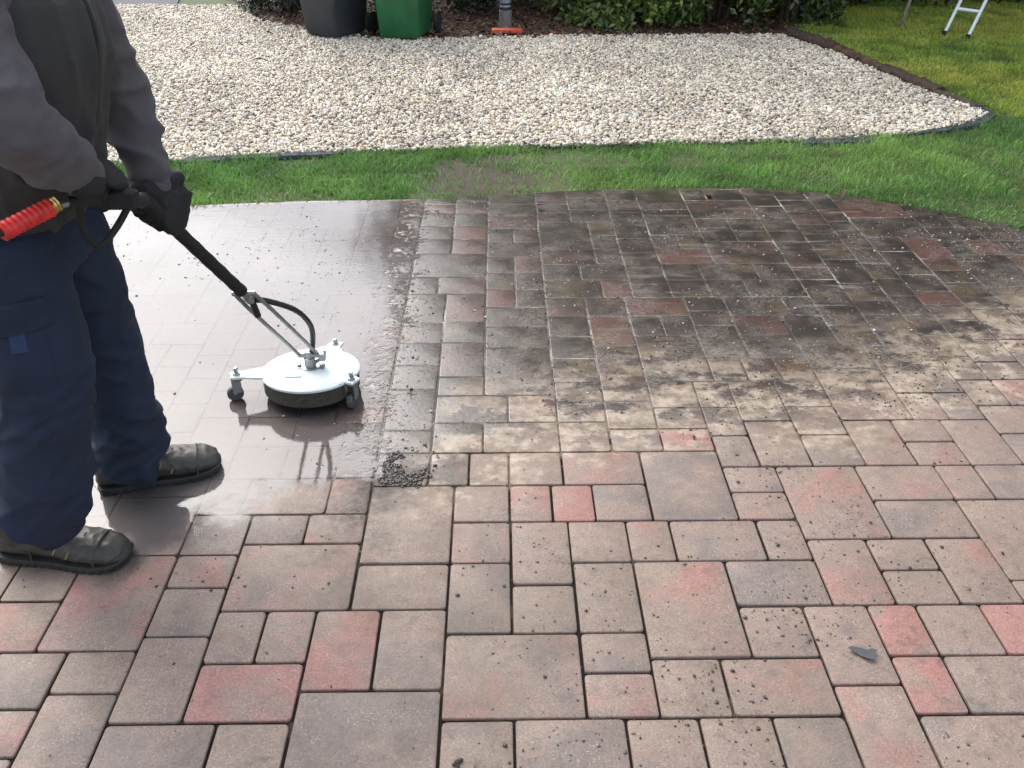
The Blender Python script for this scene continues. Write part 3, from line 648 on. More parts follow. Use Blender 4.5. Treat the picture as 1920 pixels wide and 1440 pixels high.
dgrey = simple('dark_grey_bin_plastic', (.028, .032, .042), .45, var=.2, scale=6, bump=.15, bscale=300)
g1_ = G(628, 78); g2_ = G(762, 80)
wheelie_bin('wheelie_bin', (g1_.x-.02, g1_.y+.27, 0), R(-33), dgrey, dgrey, 'dark grey wheelie bin standing on the gravel, left of the green one')
wheelie_bin('wheelie_bin', (g2_.x-.02, g2_.y+.25, 0), R(-13), green, green, 'green wheelie bin standing on the gravel right of the dark one')

# ------------------------------------------------------------ banded post with orange foot
pb = G(948, 63); t = empty('garden_post', (pb.x, pb.y+.08, 0), label='grey post with black and silver bands standing behind an orange foot plate', cat='post')
greyp = simple('weathered_grey_plastic', (.13, .12, .125), .6, var=.25); orange = simple('orange_plastic', (.62, .11, .05), .4, var=.15)
blk = simple('black_band', (.01, .012, .02), .4); slv = simple('silver_band', (.22, .27, .32), .35, .3); wht = simple('white_band', (.55, .55, .66), .4)
m_ = MB(); m_.lathe([(.070, 0), (.068, .02), (.058, .03), (.058, .185), (.05, .19)], n=28); m_.build('base', greyp, t)
m_ = MB(); m_.lathe([(.05, .19), (.054, .195), (.054, .212), (.05, .215), (.05, .23), (.054, .235), (.054, .245), (.05, .25), (.05, .31), (.054, .315), (.054, .33), (.048, .335), (.048, .98), (.03, 1.02), (.0, 1.03)], n=28, cap=False); m_.build('stem', blk, t)
for z0, z1 in ((.214, .231), (.249, .311)):
    m_ = MB(); m_.lathe([(.0505, z0), (.0525, z0+.003), (.0525, z1-.003), (.0505, z1)], n=28, cap=False); m_.build('silver_band', slv, t)
m_ = MB(); m_.lathe([(.049, .345), (.0515, .35), (.0515, .52), (.049, .525)], n=28, cap=False); m_.build('reflective_band', wht, t)
m_ = MB(); m_.box((.012, -.10, .028), (.275, .07, .045), ch=.008); m_.build('foot_plate', orange, t)

# ------------------------------------------------------------ ladder and sapling on the lawn
alu = simple('white_aluminium', (.62, .68, .70), .35, .25, var=.08)
b1, b2 = G(1770, 64), G(1814, 71); up1 = W(1803, 0, b1.y+.20); up2 = W(1848, 0, b2.y+.20)
base = (b1+b2)/2; t = empty('garden_ladder', base, label='small white metal ladder leaning away on the lawn by the dark hedge', cat='ladder')
d1 = (up1-b1); d2 = (up2-b2); d = (d1/d1.z+d2/d2.z)/2
ra = [b1-base, b2-base]
for q in ra: MB().tube([q, q+d*1.35], .0155, 12).build('rail', alu, t)
for z in (.19, .45, .71, .97, 1.23):
    MB().tube([ra[0]+d*z, ra[1]+d*z], .014, 10, flat=1.2).build('rung', alu, t)
for q in ra:
    MB().tube([q+Vector((0, 0, -.004)), q+Vector((0, 0, .03))], .019, 12).build('rubber_foot', rubber, t)
sb = G(1690, 50); t = empty('sapling', sb, label='thin bare sapling stem rising from the lawn left of the ladder', cat='sapling')
stemm = simple('pale_stem', (.17, .15, .12), .7, var=.3)
st_ = catmull([(0, 0, -.02), (.01, 0, .12), (.05, .02, .35), (.08, .03, .9), (.06, .05, 1.6), (.1, .05, 2.2)], 5); MB().tube(st_, lerps([.020, .017, .015, .013, .010, .004], 5), 10).build('trunk', stemm, t)
n = 500; Pq = RNG.normal(0, 1, (n, 3)); Pq /= np.linalg.norm(Pq, axis=1)[:, None]; Pq = Pq*RNG.uniform(.1, .6, n)[:, None]*np.array((.8, .8, 1.2))+np.array((.08, .05, 2.1))
v, f, c = leafmesh(Pq, Pq-np.array((.08, .05, 1.6)), RNG.uniform(.03, .05, n), np.tile((.05, .09, .02), (n, 1))*RNG.uniform(.6, 1.4, (n, 1)))
me = fastmesh('crown', v, f); vcol(me, 'tint', c); link('crown', me, MAT['leaf'], t, smooth=False)

# ------------------------------------------------------------ shrubs and trees
def shrub(name, cx, cy, rx, ry, h, n, leaf, cols, label, cat='shrub', z0=0.02, group=None):
    t = empty(name, (cx, cy, 0), label=label, cat=cat, group=group); rr2 = np.random.default_rng(int(abs(cx*100+cy*37)))
    # clumps through the volume
    k = max(14, int(rx*ry*h*60)); C = rr2.uniform(-1, 1, (k*3, 3)); C = C[(C**4).sum(1) < 1.1][:k]; C *= np.array((rx, ry, h/2)); C[:, 2] += h/2
    ci = rr2.integers(0, len(C), n); P = C[ci]+rr2.normal(0, 1, (n, 3))*np.array((.13, .13, .12))*min(1.6, max(.7, rx))
    P[:, 2] = np.abs(P[:, 2]-z0)+z0
    nr = rr2.normal(0, .7, (n, 3))+np.array((0, -.5, .6)); nr /= np.linalg.norm(nr, axis=1)[:, None]
    br = rr2.uniform(.5, 1.3, len(C))[ci][:, None]; cc = np.array(cols)[rr2.integers(0, len(cols), n)]*br*rr2.uniform(.75, 1.25, (n, 1))
    v, f, c = leafmesh(P, nr, rr2.uniform(.6, 1.2, n)*leaf, cc)
    me = fastmesh('foliage', v, f); vcol(me, 'tint', c); link('foliage', me, MAT['leaf'], t, smooth=False)
    m_ = MB()
    for i in range(7):
        a = rr2.uniform(0, 6.28); q = rr2.uniform(.4, .9); m_.tube([(math.cos(a)*rx*.2, math.sin(a)*ry*.2, -.02), (math.cos(a)*rx*q*.6, math.sin(a)*ry*q*.6, h*.45), (math.cos(a)*rx*q, math.sin(a)*ry*q, h*.85)], [.022, .015, .006], 8)
    m_.build('stem', MAT['bark'], t); return t
LG = [(.08, .125, .03), (.13, .19, .04), (.05, .09, .02), (.20, .25, .06)]; DG = [(.022, .036, .018), (.035, .05, .022), (.016, .026, .012)]
gh = G(1010, 56)
shrub('laurel_shrub', gh.x+.62, gh.y+.50, .72, .55, 1.25, 9000, .042, LG, 'bright green laurel shrub just right of the banded post', group='laurel shrubs behind the gravel')
shrub('laurel_shrub', gh.x+1.65, gh.y+.46, .75, .55, 1.35, 9000, .042, LG[:3], 'mid green laurel shrub in the middle of the row behind the gravel', group='laurel shrubs behind the gravel')
shrub('laurel_shrub', gh.x+2.45, gh.y+.50, .52, .5, 1.2, 6500, .036, LG[:3]+[(.06, .07, .025)], 'laurel shrub at the right end of the row, beside the lawn', group='laurel shrubs behind the gravel')
g0 = G(530, 38); shrub('dark_evergreen_shrub', g0.x-.02, g0.y+.45, .34, .35, 1.3, 5000, .028, DG, 'dark evergreen shrub at the gravel corner left of the dark bin')
for cx, cy, lb in ((-1.7, 9.75, 'dark shadowy hedge shrub directly behind the two bins'), (-.35, 9.9, 'dark hedge shrub between the green bin and the banded post')):
    shrub('hedge_shrub', cx, cy, .85, .5, 1.6, 8000, .035, DG, lb, group='dark hedge shrubs at the back')
for cx, cy, lb in ((2.6, 10.3, 'dark hedge shrub behind the right end of the laurels'), (4.3, 10.3, 'dark hedge shrub at the back of the lawn, behind the sapling'), (6.0, 10.2, 'dark hedge shrub at the back of the lawn, behind the ladder')):
    shrub('hedge_shrub', cx, cy, 1.1, .6, 1.7, 9000, .05, DG, lb, group='dark hedge shrubs at the back')
def tree(cx, cy, h, r, n, label, z1=1.2, seed=0):
    t = empty('evergreen_tree', (cx, cy, 0), label=label, cat='tree', group='tall evergreen trees behind the garden'); q = np.random.default_rng(seed)
    m_ = MB(); m_.tube(catmull([(0, 0, -.05), (.05, .02, h*.3), (-.05, .05, h*.65), (.02, 0, h*.95)], 5), lerps([.17, .13, .08, .02], 5), 12)
    for i in range(16):
        z = h*q.uniform(.18, .85); a = q.uniform(0, 6.28); L = r*(1.05-z/h*.7)*.85; m_.tube([(0, 0, z), (math.cos(a)*L*.5, math.sin(a)*L*.5, z+.15), (math.cos(a)*L, math.sin(a)*L, z+.1)], [.04, .025, .008], 7)
    m_.build('trunk', MAT['bark'], t)
    k = 170; z = q.uniform(z1, h, k); rad = r*(1.12-.45*((z-z1)/(h-z1))**2)*np.sqrt(q.uniform(.1, 1, k)); a = q.uniform(0, 6.28, k); C = np.stack([np.cos(a)*rad, np.sin(a)*rad, z], 1)
    ci = q.integers(0, k, n); P = C[ci]+q.normal(0, 1, (n, 3))*np.array((.30, .30, .24)); nr = q.normal(0, 1, (n, 3)); nr /= np.linalg.norm(nr, axis=1)[:, None]
    cc = np.array([(.014, .024, .011), (.024, .036, .016), (.009, .015, .008)])[q.integers(0, 3, n)]*q.uniform(.6, 1.3, k)[ci][:, None]
    v, f, c = leafmesh(P, nr, q.uniform(.09, .17, n), cc, .6); me = fastmesh('crown', v, f); vcol(me, 'tint', c); link('crown', me, MAT['leaf'], t, smooth=False)
for i, (cx, cy, h, r, lb) in enumerate(((.32, 12.2, 9.8, 1.75, 'tall dark evergreen mirrored in the wet blocks behind the post'), (2.4, 11.9, 9.0, 1.8, 'tall dark evergreen behind the laurel row'),
        (4.9, 12.2, 9.6, 1.9, 'tall dark evergreen behind the sapling'), (7.4, 11.6, 9.0, 1.9, 'tall dark evergreen behind the ladder'), (10, 10.5, 9.2, 2.0, 'tall dark evergreen right of the lawn, outermost of the row'))):
    tree(cx, cy, h, r, 13000, lb, .5, 40+i)

# ------------------------------------------------------------ surface cleaner
white = simple('white_powder_coat', (.60, .66, .655), .45, var=.04, scale=12, spec=.3)
steel = simple('zinc_steel', (.33, .34, .34), .38, .85, var=.15, scale=60); dark = simple('black_foam_grip', (.008, .008, .009), .75, var=.3, bump=.3)
brass = simple('brass', (.50, .36, .13), .3, .9); redp = simple('red_strain_sleeve', (.55, .020, .016), .5, var=.25); hosem = simple('black_hose', (.012, .013, .014), .45)
tyre = simple('grey_castor_tyre', (.06, .06, .065), .5)
skirtm = simple('bristle_skirt', (.035, .032, .022), .7, var=.4, scale=90, bump=.6)
DZ = .088; dc = G(583, 692, DZ); C0 = Vector((dc.x, dc.y, 0))
t = empty('surface_cleaner', C0, label='white rotary surface cleaner on castors with black lance and red hose sleeve', cat='surface cleaner')
RD = .158
cas = [Vector((*(G(452, 748, .0)-C0).xy, 0)), Vector((*(G(664, 759, .0)-C0).xy, 0)), Vector((*(G(627, 634, .10)-C0).xy, 0))]
m_ = MB(); m_.lathe([(RD-.012, .018), (RD, .028), (RD, DZ-.012), (RD-.006, DZ-.005)], n=64); m_.v = [Vector((0, 0, DZ))+Matrix.Rotation(R(-5), 3, 'X') @ (v-Vector((0, 0, DZ))) for v in m_.v]; m_.build('skirt', skirtm, t)
m_ = MB(); m_.lathe([(RD-.002, DZ-.010), (RD+.004, DZ-.008), (RD+.005, DZ-.001), (RD, DZ+.003), (RD*.7, DZ+.006), (.03, DZ+.008)], n=72)
for c in cas:
    a = math.atan2(c.y, c.x); L = math.hypot(c.x, c.y); d = Vector((math.cos(a), math.sin(a), 0)); p = Vector((-d.y, d.x, 0)); z0, z1 = DZ-.003, DZ+.0045
    P = [d*(RD*.80)+p*.055, d*(RD*1.0)+p*.042, d*(L*.90)+p*.026, d*(L+.018)+p*.022, d*(L+.022)-p*.022, d*(L*.90)-p*.026, d*(RD*1.0)-p*.042, d*(RD*.80)-p*.055]
    m_.prism([(q.x, q.y) for q in P][::-1], z0, z1)
TL = Matrix.Rotation(R(-5), 3, 'X')
def tilt(mb):
    for i, v in enumerate(mb.v): mb.v[i] = Vector((0, 0, DZ))+TL @ (v-Vector((0, 0, DZ)))
tilt(m_); deck = m_.build('deck', white, t)
for c in cas:
    cx, cy = c.x, c.y; a = R(20) if c is not cas[1] else R(75)
    fx = Vector((math.cos(a), math.sin(a), 0)); fy = Vector((-fx.y, fx.x, 0)); b = Vector((cx, cy, 0)); ro = Matrix.Rotation(a, 3, 'Z')
    k = MB(); k.lathe([(.012, DZ+.0046), (.012, DZ+.013), (.007, DZ+.014), (.007, DZ+.024), (.009, DZ+.026), (.006, DZ+.03)], b, 14)
    k.lathe([(.020, DZ-.012), (.022, DZ-.008), (.022, DZ-.0032)], b, 18)
    for s_ in (-1, 1): k.box(b+fy*(s_*.015)+Vector((0, 0, .062))-fx*.006, (.030, .003, .058), ro)
    k.box(b+Vector((0, 0, .088)), (.034, .034, .004), ro); k.tube([b-fx*.014+fy*.02+Vector((0, 0, .034)), b-fx*.014-fy*.02+Vector((0, 0, .034))], .005, 10)
    fz = (DZ+b.y*math.sin(R(-5)))/DZ; k.v = [Vector((v.x, v.y, v.z*fz)) for v in k.v]; cs = k.build('castor_fork', steel, t)
    k = MB(); rot = Matrix.Rotation(a, 3, 'Z') @ Matrix.Rotation(R(90), 3, 'X'); k.lathe([(.010, -.010), (.023, -.010), (.027, -.006), (.027, .006), (.023, .010), (.010, .010)], b-fx*.014+Vector((0, 0, .027)), 24, rot); k.build('castor_wheel', tyre, cs)
k = MB(); k.box((-.045, -.062, DZ+.0078), (.050, .026, .0016), TL); k.v = [Vector((0, 0, DZ))+TL @ (v-Vector((0, 0, DZ))) for v in k.v]; k.build('faded_sticker', simple('faded_blue_sticker', (.42, .56, .62), .5), deck)
# hub block, nuts, side nozzle
k = MB(); k.lathe([(.030, DZ+.007), (.030, DZ+.013), (.018, DZ+.014), (.018, DZ+.045), (.013, DZ+.047), (.013, DZ+.07)], (0, 0, 0), 20); k.box((.0, 0, DZ+.010), (.095, .03, .006), ch=.002)
for x in (-.038, .038): k.lathe([(.008, DZ+.013), (.008, DZ+.021), (.004, DZ+.022)], (x, 0, 0), 6)
k.lathe([(.007, DZ+.006), (.007, DZ+.011)], (-.012, -.065, 0), 6)
k.build('swivel_hub', steel, t)
pv = Vector((0, .0, DZ+.055)); k = MB(); k.tube([pv-Vector((.035, 0, 0)), pv+Vector((.05, 0, 0))], .009, 12); k.box(pv+Vector((.045, .0, -.004)), (.02, .03, .028), ch=.003); k.tube([pv+Vector((.045, 0, -.01)), pv+Vector((.015, 0, -.03))], .006, 8); k.build('pivot_axle', steel, t)
PB = C0+pv; PA = W(306, 408, 2.03)
L = lambda s_: (PA+(PB-PA)*s_)-C0
dirv = (PB-PA).normalized(); lat = Vector((1, .1, 0)).normalized()
for s_, e in ((-1, -.03), (1, .03)):
    k = MB(); k.tube(catmull([L(.47)+lat*(s_*.026), L(.6)+lat*(s_*.030), L(.85)+lat*(s_*.030), L(.93)+lat*(s_*.030)+Vector((0, 0, .0)), pv+lat*e], 4), .0062, 10); k.build('fork_rod', steel, t)
k = MB(); k.tube([L(.42), L(.53)], .010, 12); k.tube([L(.47)-lat*.032, L(.47)+lat*.034], .007, 10); k.lathe([(.014, -.012), (.016, 0), (.014, .014)], L(.505), 8, dirv.to_track_quat('Z', 'Y').to_matrix()); k.build('lance_coupling', steel, t)
k = MB(); nn = 14; k.tube([L(-.10+.54*i/nn) for i in range(nn+1)], [.0165+(.0012 if i % 2 else 0) for i in range(nn+1)], 16); k.tube([L(.44), L(.455)], [.0185, .0185], 16); lance = k.build('lance_grip', dark, t)
k = MB(); k.tube(catmull([L(.52)+lat*.012, L(.58)+lat*.035+Vector((0, 0, .018)), L(.72)+lat*.05+Vector((.015, .0, .045)), L(.86)+lat*.04+Vector((.02, 0, .050)), L(.96)+lat*.02+Vector((.01, 0, .03)), pv+Vector((.01, .0, .012))], 6), .0085, 12); k.tube([L(.53), L(.56)+Vector((0, 0, -.035))], .010, 10); k.build('link_hose', hosem, t)
# trigger gun at the rear hand, hose sleeve, hose
gun0 = W(118, 381, 1.67)-C0; gun1 = W(196, 372, 1.76)-C0; gun2 = W(262, 378, 1.88)-C0; gun3 = L(-.10)
k = MB(); k.tube(catmull([gun0+(gun1-gun0)*.1, gun1, gun2, gun3], 5), lerps([.011, .016, .014, .014], 5), 14)
k.box(gun1+Vector((.02, 0, .0)), (.10, .03, .045), ch=.008); k.build('trigger_gun', dark, t)
k = MB(); lp = [W(148, 385, 1.71), W(156, 430, 1.725), W(176, 457, 1.745), W(195, 456, 1.765), W(220, 424, 1.80), W(243, 383, 1.84)]; k.tube([p-C0 for p in catmull(lp, 6)], .0075, 10); k.build('trigger_guard', dark, t)
q0 = W(96, 388, 1.645)-C0; q1 = W(2, 436, 1.56)-C0; dr = (q1-q0)
k = MB(); k.tube([gun0+(gun1-gun0)*.2, q0], [.008, .008], 12); k.build('steel_coupler', steel, t)
k = MB(); rb = q0-dr*.14; k.tube([rb+dr*(.24*i/8) for i in range(9)], [.014, .0165, .014, .0165, .0145, .0175, .0175, .0145, .0135], 14); k.build('brass_fitting', brass, t)
k = MB(); nn = 44; k.tube([q0+dr*(.02+.98*i/nn) for i in range(nn+1)], [.0178+.0010*math.sin(i/nn*math.pi*19) for i in range(nn+1)], 16); k.build('red_sleeve', redp, t)
hp = catmull([q1-dr*.05, q1+dr*.25, q1+dr*.6+Vector((0, -.03, -.08)), Vector((-1.45, 1.35, .35))-C0, Vector((-1.75, 1.05, .04))-C0, Vector((-2.3, .6, .011))-C0, Vector((-3.2, .2, .011))-C0, Vector((-4.5, -.6, .011))-C0], 8)
k = MB(); k.tube(hp, .0095, 12); k.build('pressure_hose', hosem, t)

# ------------------------------------------------------------ worker
def wr(p, sx, sy, sz, seed): return noise.noise(Vector((p.x*sx+seed, p.y*sy, p.z*sz+seed*.7)))
def ridged(p, sx, sy, sz, seed): return max(0, 1-3.4*abs(wr(p, sx, sy, sz, seed)))**1.4
skin = simple('skin', (.42, .24, .17), .5, var=.08); 
sweat = N('grey_sweatshirt'); sweat.p(Base_Color=sweat.mix(sweat.noise(14, 4), (.050, .045, .051), (.098, .089, .098)), Roughness=.9, Normal=sweat.bump(sweat.noise(500, 2), .35, .001), Sheen_Weight=.05); sweat = sweat.m
vestm = N('charcoal_fleece_vest'); vestm.p(Base_Color=vestm.mix(vestm.noise(9, 4), (.018, .018, .0175), (.052, .050, .047)), Roughness=.92, Normal=vestm.bump(vestm.noise(380, 3), .4, .001), Sheen_Weight=.04); vestm = vestm.m
denim = N('navy_work_cloth'); denim.p(Base_Color=denim.mix(denim.noise(8, 5, .6), (.003, .006, .016), (.010, .021, .055)), Roughness=.85, Normal=denim.bump(denim.noise(600, 2), .3, .0008)); denim = denim.m
bootm = N('scuffed_boot_leather'); bootm.p(Base_Color=bootm.mix(bootm.noise(24, 5, .7), (.010, .011, .010), (.060, .055, .044)), Roughness=.62, Normal=bootm.bump(bootm.noise(70, 4), .6, .003), Coat_Weight=.25, Coat_Roughness=.25); bootm = bootm.m
solem = simple('boot_sole', (.016, .016, .015), .6, var=.4, bump=.4); lacem = simple('yellow_lace', (.26, .18, .07), .7); lace2 = simple('dark_lace', (.03, .03, .028), .7); glovem = N('black_knit_glove'); glovem.p(Base_Color=glovem.mix(glovem.noise(30), (.006, .006, .007), (.014, .014, .015)), Roughness=.8, Normal=glovem.bump(glovem.noise(300), .5, .001)); glovem = glovem.m
hairm = simple('brown_hair', (.05, .03, .018), .6, var=.4, scale=80, bump=.8, bscale=150)
# joints
hipc = Vector((-1.085, 1.86, .93)); chest = Vector((-.935, 1.85, 1.28)); neck = Vector((-.90, 1.85, 1.46))
shR, shL = Vector((-.945, 1.66, 1.40)), Vector((-.915, 2.05, 1.39))
elR, elL = W(14, 222, 1.575), W(232, 190, 2.14)
wrR, wrL = W(140, 318, 1.68), W(282, 335, 2.07)
kneR, kneL = W(72, 690, 1.71), W(196, 650, 2.02)
ankR, ankL = W(88, 985, 1.70), W(252, 862, 2.05)
hipR, hipL = hipc+Vector((.015, -.10, -.06)), hipc+Vector((.045, .10, -.06))
person = None
m_ = MB()
m_.tube(catmull([hipc+Vector((0, 0, -.08)), hipc+Vector((.01, 0, .1)), (hipc+chest)/2, chest, neck+Vector((-.01, 0, -.05))], 4), lerps([.13, .135, .13, .155, .07], 4), 20, side=(1, 0, 0), flat=.68, round_end=True)
m_.tube([neck+Vector((-.01, 0, -.1)), neck+Vector((.015, 0, .08))], [.06, .055], 16, round_end=True)
for a, b, c in ((shR, elR, wrR), (shL, elL, wrL)): m_.tube([chest+(a-chest)*.4+Vector((0, 0, .05)), a, (a+b)/2, b, (b+c)/2, c], [.06, .055, .042, .036, .035, .026], 14, round_end=True)
for a, b, c in ((hipR, kneR, ankR), (hipL, kneL, ankL)): m_.tube([a, (a+b)/2, b, (b+c)/2, c], [.09, .08, .055, .05, .036], 16, round_end=True)
hc = neck+Vector((.035, 0, .20))
def ell(mb, c, rx, ry, rz, n=16, tilt=0):
    V = []; Fc = []
    for i in range(1, n):
        a = math.pi*i/n
        for k_ in range(n*2): b = math.pi*k_/n; V.append(Vector(c)+Matrix.Rotation(tilt, 3, 'Y') @ Vector((rx*math.sin(a)*math.cos(b), ry*math.sin(a)*math.sin(b), rz*math.cos(a))))
    m2 = n*2; Fc = [(i*m2+k_, (i+1)*m2+k_, (i+1)*m2+(k_+1) % m2, i*m2+(k_+1) % m2) for i in range(n-2) for k_ in range(m2)]
    Fc += [tuple(range(m2)), tuple(range((n-2)*m2+m2-1, (n-2)*m2-1, -1))]; mb.add(V, Fc)
ell(m_, hc+Vector((-.01, 0, .03)), .098, .077, .098); ell(m_, hc+Vector((.035, 0, -.045)), .058, .056, .075)
m_.tube([hc+Vector((.085, 0, .02)), hc+Vector((.112, 0, -.022))], [.008, .014], 10, round_end=True)
ell(m_, hc+Vector((.088, 0, -.062)), .012, .024, .007, 8); ell(m_, hc+Vector((.086, 0, -.075)), .012, .021, .007, 8)
for s_ in (-1, 1): ell(m_, hc+Vector((-.005, s_*.078, -.005)), .02, .008, .032, 8); ell(m_, hc+Vector((.072, s_*.031, .038)), .018, .024, .008, 8)
body = remesh(m_, .0075, 3)
person = link('person', body, skin, label='man in grey sweatshirt and navy trousers pushing the cleaner with black gloves', cat='person')
eyem = simple('eye_white', (.6, .58, .55), .2)
for s_ in (-1, 1): eb = MB(); ell(eb, hc+Vector((.074, s_*.031, .022)), .014, .014, .010, 10); eb.build('eye', eyem, person)
hb = MB(); ell(hb, hc+Vector((-.022, 0, .045)), .104, .086, .098); hb_ = remesh(hb, .008, 2, lambda p, n_: .004*noise.noise(p*60)-(.05 if (p.x > hc.x+.062 and p.z < hc.z+.10) else 0)); link('hair', hb_, hairm, person)
# trousers
tm = MB()
tm.tube(catmull([hipc+Vector((.01, 0, -.14)), hipc+Vector((.0, 0, -.02)), hipc+Vector((.015, 0, .06))], 3), lerps([.165, .175, .17], 3), 22, side=(1, 0, 0), flat=.86)
def leg(hip, kn, an, rad, flats=None, hem=(0, 0, 0)):
    pts = catmull([hip+Vector((0, 0, .03)), hip+(kn-hip)*.5, kn, kn+(an-kn)*.5, an+(kn-an)*.18, an+Vector(hem)], 5)
    tm.tube(pts, lerps(rad, 5), 22, side=(1, 0, 0), flat=1.05)
leg(hipR, kneR, ankR, [.118, .112, .100, .097, .092, .086], hem=(-.03, 0, .032))
leg(hipL, kneL, ankL, [.112, .105, .088, .083, .086, .085], hem=(-.03, 0, .022))
def tfold(p, n_):
    an = ankR if p.y < 1.87 else ankL; low = max(0, min(1, (.42-p.z)/.35)); kn = max(0, 1-abs(p.z-.52)/.16)
    d = .016*ridged(Vector((p.x, p.y, p.z+.5*p.x)), 5, 5, 11, 3)*(.45+low) + .008*ridged(Vector((p.x, p.y, p.z-.6*p.x)), 10, 10, 17, 8)*(.4+kn+low) + .010*wr(p, 7, 7, 2.5, 5)
    d += low*.013*ridged(Vector((p.x, p.y, p.z+.35*(p.x-an.x)*(1 if p.y < 1.87 else -1))), 6, 6, 17, 21)
    return d
tme = remesh(tm, .006, 5, tfold, post=3); tro = link('trousers', tme, denim, person)
# cargo pocket (flap with curved edge) and small tab on the near leg
from mathutils.bvhtree import BVHTree
bvh = BVHTree.FromPolygons([v.co.copy() for v in tme.vertices], [tuple(p.vertices) for p in tme.polygons])
def patch(name, cen, nrm, wd, hgt, th, mat, parent, arch=.0, n=10):
    """sewn-on panel that follows the trouser surface"""
    nrm = nrm.normalized(); x = Vector((0, 0, 1)).cross(nrm).normalized(); u = nrm.cross(x).normalized(); V = [[], []]
    for j in range(n+1):
        for i in range(n+1):
            a, b = (i/n-.5), (j/n-.5); bb = b*hgt-arch*(1-4*a*a)*(1-(j/n)); q = cen+x*(a*wd)+u*bb
            hit = bvh.ray_cast(q+nrm*.5, -nrm, 1.0); h_ = hit[0] if hit[0] is not None else q
            e = .3 if (i in (0, n) or j in (0, n)) else 1; V[0].append(h_-nrm*.004); V[1].append(h_+nrm*th*e)
    m1 = (n+1)**2; Fc = [(m1+j*(n+1)+i, m1+j*(n+1)+i+1, m1+(j+1)*(n+1)+i+1, m1+(j+1)*(n+1)+i) for j in range(n) for i in range(n)]
    ring = [i for i in range(n+1)]+[(j)*(n+1)+n for j in range(1, n+1)]+[n*(n+1)+i for i in range(n-1, -1, -1)]+[j*(n+1) for j in range(n-1, 0, -1)]
    for a, b in zip(ring, ring[1:]+ring[:1]): Fc.append((a, b, m1+b, m1+a))
    return MB().add(V[0]+V[1], Fc).build(name, mat, parent)
tabm = simple('blue_tab', (.012, .024, .07), .8)
nR = Vector((.12, -1, .1))
pk = patch('cargo_pocket', W(14, 655, 1.64), nR, .17, .19, .008, denim, tro)
patch('pocket_flap', W(10, 590, 1.65), nR, .175, .06, .013, denim, pk, arch=.014)
patch('tab', W(38, 640, 1.63), nR, .036, .048, .012, tabm, pk)
